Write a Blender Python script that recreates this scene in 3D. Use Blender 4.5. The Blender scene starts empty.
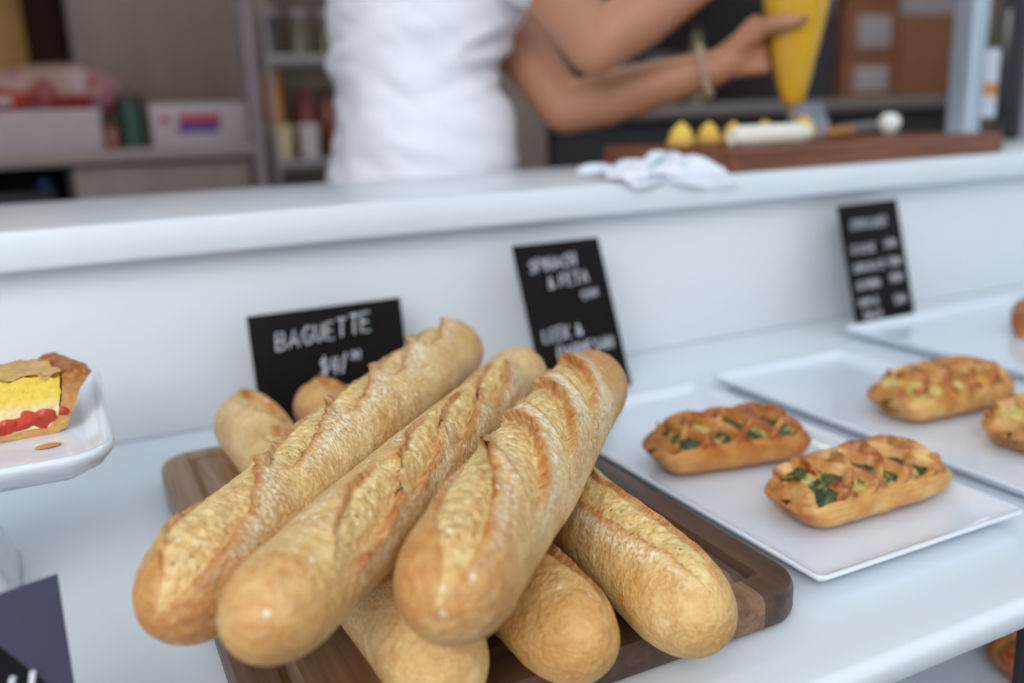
import bpy, bmesh, math, random
import numpy as np
from mathutils import Vector, Matrix
C = bpy.context.scene.collection
PI = math.pi
ZS = 0.80                      # height of the display shelf above the floor (metres)

# ------------------------------------------------------------------ helpers
def link(name, me, mat=None, parent=None, loc=(0, 0, 0), rot=(0, 0, 0)):
    o = bpy.data.objects.new(name, me); C.objects.link(o)
    if mat is not None:
        o.data.materials.append(mat)
    o.location = loc; o.rotation_euler = rot
    if parent is not None: o.parent = parent
    return o

def tag(o, label, cat, group=None, kind=None):
    o['label'] = label; o['category'] = cat
    if group: o['group'] = group
    if kind: o['kind'] = kind
    return o

def thing(name, label, cat, loc=(0, 0, 0), rot=(0, 0, 0), group=None):
    o = bpy.data.objects.new(name, None); C.objects.link(o)
    o.location = loc; o.rotation_euler = rot; o.empty_display_size = .02
    return tag(o, label, cat, group)

def struct(o, label=None, cat=None):
    o['kind'] = 'structure'
    if label: o['label'] = label
    if cat: o['category'] = cat
    return o

class MB:
    def __init__(s): s.v = []; s.f = []
    def add(s, vs, fs):
        b = len(s.v); s.v += [tuple(map(float, v)) for v in vs]; s.f += [tuple(b + i for i in f) for f in fs]; return s
    def loft(s, rings, cap0=True, cap1=True, closed=True):
        n = len(rings[0]); vs = [p for r in rings for p in r]; fs = []
        for i in range(len(rings) - 1):
            for j in range(n if closed else n - 1):
                k = (j + 1) % n
                fs.append((i*n+j, i*n+k, (i+1)*n+k, (i+1)*n+j))
        if cap0: fs.append(tuple(range(n))[::-1])
        if cap1: fs.append(tuple((len(rings)-1)*n + j for j in range(n)))
        return s.add(vs, fs)
    def box(s, x0, x1, y0, y1, z0, z1, r=.002):
        r = min(r, (x1-x0)/2.01, (y1-y0)/2.01, (z1-z0)/2.01)
        cx, cy = (x0+x1)/2, (y0+y1)/2
        lv = [(r, z0), (r*.3, z0+r*.3), (0, z0+r), (0, z1-r), (r*.3, z1-r*.3), (r, z1)]
        return s.loft([[(cx+a, cy+b, z) for a, b in rrect(x1-x0-2*i, y1-y0-2*i, r)] for i, z in lv])
    def rr(s, w, d, levels, rad, n=6, c=(0, 0), cap0=True, cap1=True):
        """stacked rounded rectangles: levels = [(inset, z)]"""
        return s.loft([[(c[0]+a, c[1]+b, z) for a, b in rrect(w-2*i, d-2*i, max(rad-i, .0008), n)] for i, z in levels], cap0, cap1)
    def lathe(s, prof, c=(0, 0, 0), n=28, cap=True):
        return s.loft([[(c[0]+r*math.cos(t*2*PI/n), c[1]+r*math.sin(t*2*PI/n), c[2]+z) for t in range(n)] for r, z in prof], cap, cap)
    def tube(s, pts, rad, n=10, squash=1.0):
        pts = [Vector(p) for p in pts]
        if not hasattr(rad, '__len__'): rad = [rad]*len(pts)
        rings = []; up = None
        for i, p in enumerate(pts):
            t = (pts[min(i+1, len(pts)-1)] - pts[max(i-1, 0)]).normalized()
            if up is None:
                up = Vector((0, 0, 1)) if abs(t.z) < .9 else Vector((1, 0, 0))
            a = (up - t*up.dot(t)).normalized(); b = t.cross(a); up = a
            rings.append([p + (a*math.cos(2*PI*j/n)*squash + b*math.sin(2*PI*j/n))*rad[i] for j in range(n)])
        return s.loft(rings)
    def capsule(s, p, q, r0, r1, n=14, m=5):
        p, q = Vector(p), Vector(q); t = (q-p); L = t.length
        t = t/L if L > 1e-9 else Vector((0, 0, 1))
        a = Vector((0, 0, 1)) if abs(t.z) < .9 else Vector((1, 0, 0))
        a = (a - t*a.dot(t)).normalized(); b = t.cross(a)
        prof = [(-r0*math.cos(i/m*PI/2), r0*max(math.sin(i/m*PI/2), .03)) for i in range(m+1)] + [(L + r1*math.sin(i/m*PI/2), r1*max(math.cos(i/m*PI/2), .03)) for i in range(m+1)]
        return s.loft([[p + t*h + (a*math.cos(2*PI*j/n) + b*math.sin(2*PI*j/n))*r for j in range(n)] for h, r in prof])
    def ball(s, c, r, n=18, m=10):
        r = (r, r, r) if not hasattr(r, '__len__') else r
        return s.loft([[(c[0]+r[0]*math.sin(max(i/m, .01)*PI if i < m else .99*PI)*math.cos(2*PI*j/n),
                         c[1]+r[1]*math.sin(max(i/m, .01)*PI if i < m else .99*PI)*math.sin(2*PI*j/n),
                         c[2]-r[2]*math.cos(i/m*PI)) for j in range(n)] for i in range(m+1)])
    def mesh(s, name, smooth=True, angle=40):
        me = bpy.data.meshes.new(name); me.from_pydata(s.v, [], s.f); me.update()
        bm = bmesh.new(); bm.from_mesh(me); bmesh.ops.recalc_face_normals(bm, faces=bm.faces); bm.to_mesh(me); bm.free()
        if smooth:
            me.polygons.foreach_set('use_smooth', [True]*len(me.polygons))
            me.set_sharp_from_angle(angle=math.radians(angle))
        return me
    def build(s, name, mat, parent=None, loc=(0, 0, 0), rot=(0, 0, 0), smooth=True, angle=40):
        return link(name, s.mesh(name, smooth, angle), mat, parent, loc, rot)

def rrect(w, d, r, n=4):
    r = max(min(r, w/2-1e-5, d/2-1e-5), 1e-5); out = []
    for cx, cy, a0 in ((w/2-r, d/2-r, 0), (-w/2+r, d/2-r, PI/2), (-w/2+r, -d/2+r, PI), (w/2-r, -d/2+r, 3*PI/2)):
        for i in range(n+1):
            a = a0 + PI/2*i/n; out.append((cx + r*math.cos(a), cy + r*math.sin(a)))
    return out

def vnoise(P, seed=0):
    """smooth value noise in [-1,1] for an (n,3) array"""
    P = np.asarray(P, float); i = np.floor(P).astype(np.int64); f = P - i; f = f*f*(3-2*f); r = 0
    for dx in (0, 1):
        for dy in (0, 1):
            for dz in (0, 1):
                h = ((i[:, 0]+dx)*374761393 + (i[:, 1]+dy)*668265263 + (i[:, 2]+dz)*2147483647 + seed*1274126177) & 0x7fffffff
                h = ((h ^ (h >> 13))*1274126177) & 0x7fffffff; h = h ^ (h >> 16)
                w = (f[:, 0] if dx else 1-f[:, 0])*(f[:, 1] if dy else 1-f[:, 1])*(f[:, 2] if dz else 1-f[:, 2])
                r = r + w*((h & 0xffff)/32767.5 - 1)
    return r

def sstep(a, b, x): t = np.clip((x-a)/(b-a), 0, 1); return t*t*(3-2*t)

# ------------------------------------------------------------------ materials
def srgb(r, g, b):
    f = lambda c: (c/255/12.92 if c/255 <= .04045 else ((c/255+.055)/1.055)**2.4)
    return (f(r), f(g), f(b), 1)

class NT:
    def __init__(s, name):
        s.m = bpy.data.materials.new(name); s.m.use_nodes = True; s.t = s.m.node_tree; s.p = s.t.nodes['Principled BSDF']
    def n(s, typ, **kw):
        o = s.t.nodes.new(typ)
        for k, v in kw.items():
            if k.startswith('i_'): o.inputs[k[2:].replace('_', ' ')].default_value = v
            else: setattr(o, k, v)
        return o
    def l(s, a, b): s.t.links.new(a, b)
    def mix(s, fac, a, b):
        o = s.n('ShaderNodeMix', data_type='RGBA')
        for sock, v in ((o.inputs[0], fac), (o.inputs[6], a), (o.inputs[7], b)):
            if hasattr(v, 'is_output'): s.l(v, sock)
            else: sock.default_value = v
        return o.outputs[2]
    def math(s, op, a, b=0.0, clamp=False):
        o = s.n('ShaderNodeMath', operation=op, use_clamp=clamp)
        for sock, v in ((o.inputs[0], a), (o.inputs[1], b)):
            if hasattr(v, 'is_output'): s.l(v, sock)
            else: sock.default_value = v
        return o.outputs[0]
    def ramp(s, fac, a, b):
        o = s.n('ShaderNodeMapRange', clamp=True); s.l(fac, o.inputs[0]); o.inputs[1].default_value = a; o.inputs[2].default_value = b
        return o.outputs[0]
    def coord(s, out='Object', scale=(1, 1, 1)):
        c = s.n('ShaderNodeTexCoord'); m = s.n('ShaderNodeMapping'); m.inputs['Scale'].default_value = scale
        s.l(c.outputs[out], m.inputs[0]); return m.outputs[0]
    def noise(s, vec, scale, detail=3, rough=.55):
        o = s.n('ShaderNodeTexNoise'); s.l(vec, o.inputs['Vector']); o.inputs['Scale'].default_value = scale
        o.inputs['Detail'].default_value = detail; o.inputs['Roughness'].default_value = rough; return o.outputs[0]
    def bump(s, h, strength=.3, dist=.001):
        o = s.n('ShaderNodeBump'); o.inputs['Strength'].default_value = strength; o.inputs['Distance'].default_value = dist
        s.l(h, o.inputs['Height']); s.l(o.outputs[0], s.p.inputs['Normal']); return o
    def col(s, v):
        if hasattr(v, 'is_output'): s.l(v, s.p.inputs['Base Color'])
        else: s.p.inputs['Base Color'].default_value = v
    def set(s, **kw):
        for k, v in kw.items(): s.p.inputs[k.replace('_', ' ')].default_value = v
        return s

def plain(name, col, rough=.5, var=.08, scale=30, bump=0, metal=0, spec=.5, coat=0):
    t = NT(name); v = t.coord()
    nz = t.noise(v, scale, 3)
    c2 = tuple(max(0, min(1, c*(1-var*2))) for c in col[:3]) + (1,)
    t.col(t.mix(t.ramp(nz, .35, .7), col, c2))
    t.set(Roughness=rough, Metallic=metal); t.p.inputs['Specular IOR Level'].default_value = spec
    if coat: t.p.inputs['Coat Weight'].default_value = coat; t.p.inputs['Coat Roughness'].default_value = .08
    if bump: t.bump(t.noise(v, scale*4, 4), bump, .002)
    return t.m

def bread_mat(name, tint=(1, 1, 1)):
    t = NT(name); v = t.coord()
    at = t.n('ShaderNodeAttribute', attribute_name='tone'); sp = t.n('ShaderNodeSeparateColor'); t.l(at.outputs['Color'], sp.inputs[0])
    crumb, brown, flour = sp.outputs[0], sp.outputs[1], sp.outputs[2]
    k = lambda r, g, b: srgb(r*tint[0], g*tint[1], b*tint[2])
    n1 = t.noise(v, 45, 4, .6); n2 = t.noise(v, 170, 4, .6); n3 = t.noise(v, 420, 3, .6)
    base = t.mix(t.ramp(n1, .32, .68), k(240, 208, 142), k(210, 160, 86))
    base = t.mix(t.math('MULTIPLY', t.ramp(n2, .5, .72), .42), base, k(186, 122, 54))
    fine = t.math('MULTIPLY', t.ramp(n3, .48, .66), .42)
    base = t.mix(fine, base, k(244, 216, 154))
    cr = t.mix(t.ramp(n2, .4, .68), k(238, 212, 150), k(218, 174, 102))
    holes = t.n('ShaderNodeTexVoronoi'); t.l(v, holes.inputs['Vector']); holes.inputs['Scale'].default_value = 260
    hm = t.math('MULTIPLY', t.ramp(holes.outputs['Distance'], .28, .1), t.ramp(n1, .5, .62))
    cr = t.mix(t.math('MULTIPLY', hm, .5), cr, k(176, 126, 60))
    c = t.mix(crumb, base, cr)
    bf = t.math('MULTIPLY', brown, t.ramp(n2, .05, .55), True)
    c = t.mix(t.math('MULTIPLY', bf, .95, True), c, t.mix(t.ramp(n3, .4, .65), k(198, 112, 44), k(166, 82, 26)))
    vo = t.n('ShaderNodeTexVoronoi'); t.l(v, vo.inputs['Vector']); vo.inputs['Scale'].default_value = 110
    speck = t.math('MULTIPLY', t.ramp(vo.outputs['Distance'], .2, .1), t.ramp(t.noise(v, 60, 2), .5, .6))
    fl = t.math('ADD', t.math('MULTIPLY', flour, t.ramp(n3, .42, .62), True), t.math('MULTIPLY', speck, .8), True)
    c = t.mix(t.math('MULTIPLY', fl, .9), c, k(250, 242, 224))
    t.col(c); t.set(Roughness=.47); t.p.inputs['Specular IOR Level'].default_value = .45
    t.p.inputs['Subsurface Weight'].default_value = .08; t.p.inputs['Subsurface Radius'].default_value = (.006, .003, .001); t.p.inputs['Subsurface Scale'].default_value = 1
    hh = t.math('ADD', t.math('MULTIPLY', n3, .5), t.math('MULTIPLY', n2, .9))
    hh = t.math('SUBTRACT', hh, t.math('MULTIPLY', t.math('MULTIPLY', hm, crumb), .8))
    t.bump(hh, 1.0, .0022)
    return t.m

def pastry_mat(name, tint=(1, 1, 1)):
    t = NT(name); v = t.coord()
    at = t.n('ShaderNodeAttribute', attribute_name='tone'); sp = t.n('ShaderNodeSeparateColor'); t.l(at.outputs['Color'], sp.inputs[0])
    k = lambda r, g, b: srgb(r*tint[0], g*tint[1], b*tint[2])
    n1 = t.noise(v, 60, 4); n2 = t.noise(v, 220, 4)
    lay = t.noise(t.coord(scale=(40, 40, 420)), 1, 3)
    base = t.mix(t.ramp(n1, .35, .65), k(226, 178, 104), k(206, 142, 70))
    base = t.mix(t.math('MULTIPLY', t.ramp(lay, .45, .65), .45), base, k(180, 112, 48))
    c = t.mix(sp.outputs[2], base, k(236, 202, 134))
    c = t.mix(t.math('MULTIPLY', sp.outputs[1], t.ramp(n2, .1, .5), True), c, t.mix(t.ramp(n2, .4, .6), k(178, 88, 26), k(132, 56, 16)))
    t.col(c); t.set(Roughness=.36); t.p.inputs['Specular IOR Level'].default_value = .5
    t.bump(t.math('ADD', n2, t.math('MULTIPLY', lay, .6)), .45, .0014)
    return t.m

def filling_mat(name, a, b, d):
    t = NT(name); v = t.coord(); n1 = t.noise(v, 130, 4, .65); n2 = t.noise(v, 75, 3)
    t.col(t.mix(t.ramp(n2, .52, .62), t.mix(t.ramp(n1, .4, .6), a, b), d)); t.set(Roughness=.35); t.bump(n1, .6, .002)
    return t.m

def wood_board_mat():
    t = NT('walnut_blocks'); 
    v = t.coord(scale=(1, 1, 1))
    c = t.n('ShaderNodeTexCoord'); m = t.n('ShaderNodeMapping'); m.inputs['Rotation'].default_value = (0, 0, PI/2); m.inputs['Location'].default_value = (.071, .031, 0)
    t.l(c.outputs['Object'], m.inputs[0])
    br = t.n('ShaderNodeTexBrick'); t.l(m.outputs[0], br.inputs['Vector'])
    br.inputs['Scale'].default_value = 1; br.inputs['Mortar Size'].default_value = .0003; br.inputs['Brick Width'].default_value = .26; br.inputs['Row Height'].default_value = .048
    br.inputs['Color1'].default_value = (0, 0, 0, 1); br.inputs['Color2'].default_value = (1, 1, 1, 1); br.inputs['Mortar'].default_value = (.2, .2, .2, 1); br.inputs['Bias'].default_value = 0
    g = t.noise(t.coord(scale=(110, 7, 110)), 1, 5, .6); g2 = t.noise(t.coord(scale=(420, 22, 420)), 1, 3)
    dark = t.mix(t.ramp(g, .35, .65), srgb(92, 64, 46), srgb(62, 42, 32))
    lite = t.mix(t.ramp(g, .35, .65), srgb(176, 136, 98), srgb(136, 98, 68))
    cc = t.mix(t.ramp(br.outputs['Color'], .40, .85), dark, lite)
    cc = t.mix(t.math('MULTIPLY', t.ramp(g2, .55, .7), .45), cc, srgb(48, 32, 24))
    t.col(cc); t.set(Roughness=.42); t.bump(g2, .2, .0006); return t.m

def wood_mat(name, a, b, scale=(6, 90, 90), rough=.45):
    t = NT(name); g = t.noise(t.coord(scale=scale), 1, 5, .6)
    t.col(t.mix(t.ramp(g, .35, .68), a, b)); t.set(Roughness=rough); t.bump(g, .15, .001); return t.m

def print_mat(name, base, patches, scale, rough=.5):
    """card or film printed with coloured patches"""
    t = NT(name); v = t.coord(); c = base
    for i, (col, lo, sc) in enumerate(patches):
        vv = t.n('ShaderNodeVectorMath', operation='ADD'); t.l(v, vv.inputs[0]); vv.inputs[1].default_value = (i*3.7, i*1.3, i*2.1)
        c = t.mix(t.ramp(t.noise(vv.outputs[0], sc, 1), lo, lo+.04), c, col)
    t.col(c); t.set(Roughness=rough); return t.m

M = {}
M['laminate'] = plain('white_laminate', srgb(222, 229, 235), .24, .012, 6)
M['panel'] = plain('white_panel', srgb(224, 228, 232), .5, .012, 5)
M['china'] = plain('white_china', srgb(222, 230, 240), .16, .008, 8, coat=.4)
M['board'] = wood_board_mat()
M['dark_board'] = wood_mat('brown_wood', srgb(134, 78, 50), srgb(92, 50, 34), (9, 90, 90))
M['chalkboard'] = plain('black_card', srgb(22, 17, 16), .6, .1, 40, spec=.12)
M['gloss_card'] = plain('glossy_black_card', srgb(16, 14, 17), .32, .05, 40, spec=.6)
M['chalk'] = plain('chalk_ink', srgb(238, 240, 250), .8, .12, 300)
M['bread'] = bread_mat('baked_crust')
M['bread2'] = bread_mat('darker_crust', (.97, .93, .86))
M['pastry'] = pastry_mat('puff_pastry')
M['pastry_deep'] = pastry_mat('puff_pastry_deep', (.93, .84, .76))
M['spinach'] = filling_mat('spinach_feta', srgb(34, 52, 26), srgb(74, 84, 36), srgb(196, 176, 100))
M['leek'] = filling_mat('leek_cheese', srgb(190, 176, 96), srgb(222, 200, 130), srgb(226, 160, 70))
M['custard'] = filling_mat('egg_custard', srgb(246, 218, 104), srgb(240, 204, 84), srgb(250, 230, 150))
M['curd'] = filling_mat('pale_filling', srgb(244, 222, 164), srgb(232, 200, 132), srgb(248, 232, 190))
M['tomato'] = plain('roast_tomato', srgb(214, 62, 30), .22, .25, 90, bump=.3)
M['skin'] = plain('skin_light', srgb(188, 132, 100), .5, .06, 14)
M['shirt'] = plain('white_cotton', srgb(238, 238, 246), .85, .02, 60, bump=.1)
M['trousers'] = plain('dark_cotton', srgb(40, 40, 48), .8, .1, 40)
M['hair'] = plain('brown_hair', srgb(52, 34, 24), .5, .2, 60)
M['lips'] = plain('lip_skin', srgb(150, 78, 70), .45, .05, 40)
M['eye_white'] = plain('eye_white', srgb(225, 225, 225), .3, .02, 40)
M['iris'] = plain('iris_brown', srgb(50, 32, 22), .3, .02, 40)
M['bead'] = plain('pale_beads', srgb(190, 168, 140), .4, .05, 60)
M['yellow_cream'] = plain('yellow_cream', srgb(236, 196, 84), .4, .03, 40)
M['bag'] = plain('yellow_filled_bag', srgb(226, 176, 48), .22, .06, 12, coat=.3)
M['nozzle'] = plain('clear_nozzle', srgb(150, 140, 124), .3, .05, 40)
M['choux'] = plain('choux_pastry', srgb(212, 160, 82), .5, .15, 60, bump=.3)
M['dark_choux'] = plain('baked_choux', srgb(176, 116, 58), .5, .15, 60, bump=.3)
M['white_log'] = plain('white_roll', srgb(240, 236, 222), .5, .03, 50)
M['egg'] = plain('white_egg', srgb(240, 244, 240), .35, .01, 40)
M['steel'] = plain('brushed_steel', srgb(150, 148, 156), .4, .06, 30, metal=.6)
M['alu'] = plain('pale_metal_post', srgb(176, 190, 206), .4, .03, 20, metal=.3)
M['bottle'] = plain('black_glass', srgb(14, 15, 20), .18, .05, 20)
M['amber'] = plain('dark_amber_glass', srgb(62, 46, 12), .15, .1, 20)
M['paper'] = plain('white_paper', srgb(206, 208, 222), .6, .04, 30)
M['orange'] = plain('orange_print', srgb(206, 140, 70), .6, .05, 40)
M['taupe'] = wood_mat('taupe_veneer', srgb(136, 119, 110), srgb(124, 107, 98), (14, 14, 2.2), .5)
M['taupe_top'] = plain('taupe_worktop', srgb(146, 130, 126), .4, .03, 12)
M['greige'] = plain('lilac_grey_panel', srgb(138, 126, 132), .5, .03, 10)
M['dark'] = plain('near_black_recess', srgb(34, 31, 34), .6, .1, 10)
M['darkwall'] = plain('charcoal_wall', srgb(62, 58, 64), .8, .06, 6)
M['kitchenwall'] = plain('warm_grey_wall', srgb(120, 108, 100), .85, .04, 6)
M['ceiling'] = plain('ceiling_paint', srgb(190, 188, 186), .9, .03, 6)
M['floor'] = plain('grey_floor_tile', srgb(120, 114, 108), .5, .06, 8)
M['ochre'] = plain('ochre_door', srgb(168, 120, 40), .5, .1, 8)
M['brown_dark'] = plain('dark_brown_frame', srgb(46, 24, 19), .9, .1, 14, spec=.1)
M['sack'] = print_mat('printed_sack', srgb(160, 128, 116), [(srgb(140, 40, 36), .56, 11), (srgb(176, 150, 146), .6, 9), (srgb(160, 100, 120), .64, 14)], 8)
M['carton_white'] = plain('white_carton', srgb(172, 158, 164), .6, .03, 20)
M['red_print'] = plain('red_print', srgb(160, 62, 64), .5, .1, 40)
M['red_pack'] = plain('red_packet', srgb(178, 40, 26), .5, .15, 30)
M['blue_print'] = plain('blue_print', srgb(66, 52, 140), .5, .1, 40)
M['blue'] = plain('blue_plastic', srgb(52, 86, 160), .4, .1, 30)
M['tin_green'] = plain('green_tin', srgb(30, 66, 52), .35, .1, 30)
M['jar_brown'] = plain('brown_jar', srgb(120, 66, 44), .3, .15, 30)
M['wire'] = plain('grey_rack_metal', srgb(132, 124, 126), .4, .05, 30, metal=.3)
M['jar_orange'] = plain('orange_jar', srgb(196, 124, 30), .3, .1, 30)
M['jar_red'] = plain('red_jar', srgb(138, 52, 34), .3, .2, 40)
M['jar_dark'] = plain('dark_jar', srgb(60, 44, 44), .3, .2, 40)
M['jar_cream'] = plain('cream_tub', srgb(216, 200, 150), .4, .05, 30)
M['jar_white'] = plain('white_tub', srgb(198, 186, 186), .4, .05, 30)
M['jar_olive'] = plain('olive_jar', srgb(92, 86, 58), .3, .2, 30)
M['kraft'] = plain('kraft_cardboard', srgb(142, 88, 56), .7, .06, 16)
M['yellow_tape'] = plain('yellow_sticker', srgb(200, 168, 30), .5, .06, 30)
M['label'] = plain('grey_label', srgb(168, 156, 156), .6, .06, 120)
M['cloth'] = print_mat('printed_cotton', srgb(232, 236, 246), [(srgb(120, 196, 206), .66, 22)], 20, .85)
M['slate_blue'] = plain('dark_blue_plastic', srgb(52, 54, 74), .4, .1, 20)
M['green_glass'] = plain('green_yellow_glass', srgb(120, 118, 78), .3, .1, 20)
M['bench'] = plain('worn_bench_metal', srgb(132, 120, 118), .45, .05, 20, metal=.3)
M['cup'] = plain('grey_enamel', srgb(110, 108, 112), .4, .05, 30)

# ------------------------------------------------------------------ camera
yaw, pitch, roll, FPX = 0.454741576, 0.245012648, -0.0384570877, 904.5
cy, sy = math.cos(yaw), math.sin(yaw)
fw = Vector((sy*math.cos(pitch), cy*math.cos(pitch), -math.sin(pitch)))
rt = Vector((cy, -sy, 0)); up = rt.cross(fw)
r2 = rt*math.cos(roll) + up*math.sin(roll); u2 = -rt*math.sin(roll) + up*math.cos(roll)
cam = bpy.data.cameras.new('camera'); camo = bpy.data.objects.new('camera', cam); C.objects.link(camo)
mw = Matrix((( r2.x, u2.x, -fw.x, 0), (r2.y, u2.y, -fw.y, 0), (r2.z, u2.z, -fw.z, 0), (0, 0, 0, 1)))
camo.matrix_world = Matrix.Translation((0, 0, ZS+.27)) @ mw
cam.sensor_width = 36; cam.lens = 36*FPX/1024; cam.clip_start = .02
cam.dof.use_dof = True; cam.dof.focus_distance = .465; cam.dof.aperture_fstop = 3.7
bpy.context.scene.camera = camo

# ------------------------------------------------------------------ room
def wallbox(name, x0, x1, y0, y1, z0, z1, m):
    return struct(MB().box(x0, x1, y0, y1, z0, z1, .001).build(name, m, smooth=False))
wallbox('floor', -2.2, 5.6, .30, 3.5, -.05, 0, M['floor'])
wallbox('ground', -7, 9, -8, .2995, -.05, 0, plain('dark_paving', srgb(74, 72, 72), .8, .12, 5))
wallbox('wall_back', -2.2, 5.6, 3.4, 3.5, 0, 2.7, M['kitchenwall'])
wallbox('wall_left', -2.2, -2.1, .75, 3.4, 0, 2.7, M['kitchenwall'])
wallbox('wall_right', 5.5, 5.6, .75, 3.4, 0, 2.7, M['kitchenwall'])
wallbox('ceiling', -2.2, 5.6, 1.25, 3.5, 2.7, 2.8, M['ceiling'])

# ------------------------------------------------------------------ display counter
ct = thing('display_counter', 'long white shop counter with low display shelf and raised ledge', 'counter', (0, .55, 0))
def part(name, mb, m, parent, off=(0, 0, 0), label=None, **kw):
    o = mb.build(name, m, parent, **kw)
    o.location = off
    if label: o['label'] = label
    return o
o0 = (0, -.55, 0)
sh = MB()
nr = 6
prof = [(.86, ZS-.0006), (.292, ZS-.0006)] + [(.284 - .007*math.sin(i/nr*PI/2), ZS - .0006 - .007*(1-math.cos(i/nr*PI/2))) for i in range(nr+1)] + [(.277, ZS-.014), (.280, ZS-.018), (.86, ZS-.018)]
sh.loft([[(x, y, z) for y, z in prof] for x in (-.9, 2.6)])
part('display_shelf', sh, M['laminate'], ct, o0)
part('back_panel', MB().box(-.9, 2.6, .839, .86, ZS, ZS+.165, .001), M['panel'], ct, o0)
part('counter_top', MB().box(-.9, 2.6, .808, 1.125, ZS+.164, ZS+.197, .005), M['laminate'], ct, o0)
part('lower_shelf', MB().box(-.9, 2.6, .27, .86, ZS-.175, ZS-.155, .004), M['laminate'], ct, o0)
part('front_panel', MB().box(-.9, 2.6, .30, .32, .06, ZS-.175, .002), M['panel'], ct, o0)
part('rear_panel', MB().box(-.9, 2.6, 1.08, 1.10, 0, ZS+.164, .002), M['panel'], ct, o0)
part('inner_panel', MB().box(-.9, 2.6, .862, .88, ZS-.155, ZS+.16, .002), M['panel'], ct, o0)
part('plinth', MB().box(-.88, 2.58, .34, 1.06, 0, .06, .002), M['dark'], ct, o0)
for x0 in (-.92, 2.6):
    part('end_panel', MB().box(x0, x0+.02, .30, 1.10, 0, ZS+.16, .002), M['panel'], ct, o0)
part('shelf_bracket', MB().box(.483, .490, .30, .307, ZS-.155, ZS-.018, .002), M['dark'], ct, o0, 'thin dark upright under the shelf lip')

# ------------------------------------------------------------------ cutting board
BT = .021
cb = MB()
w, d = .294, .402
lv = [(.004, 0), (.001, .002), (0, .005), (0, BT-.005), (.0015, BT-.0015), (.005, BT), (.020, BT), (.0215, BT-.0015), (.0245, BT-.0035), (.0275, BT-.0015), (.029, BT)]
cb.rr(w, d, lv, .026, 8)
cbo = tag(cb.build('cutting_board', M['board'], loc=(.188, .5265, ZS), angle=35), 'walnut block cutting board with juice groove under the baguettes', 'cutting board')

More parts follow.
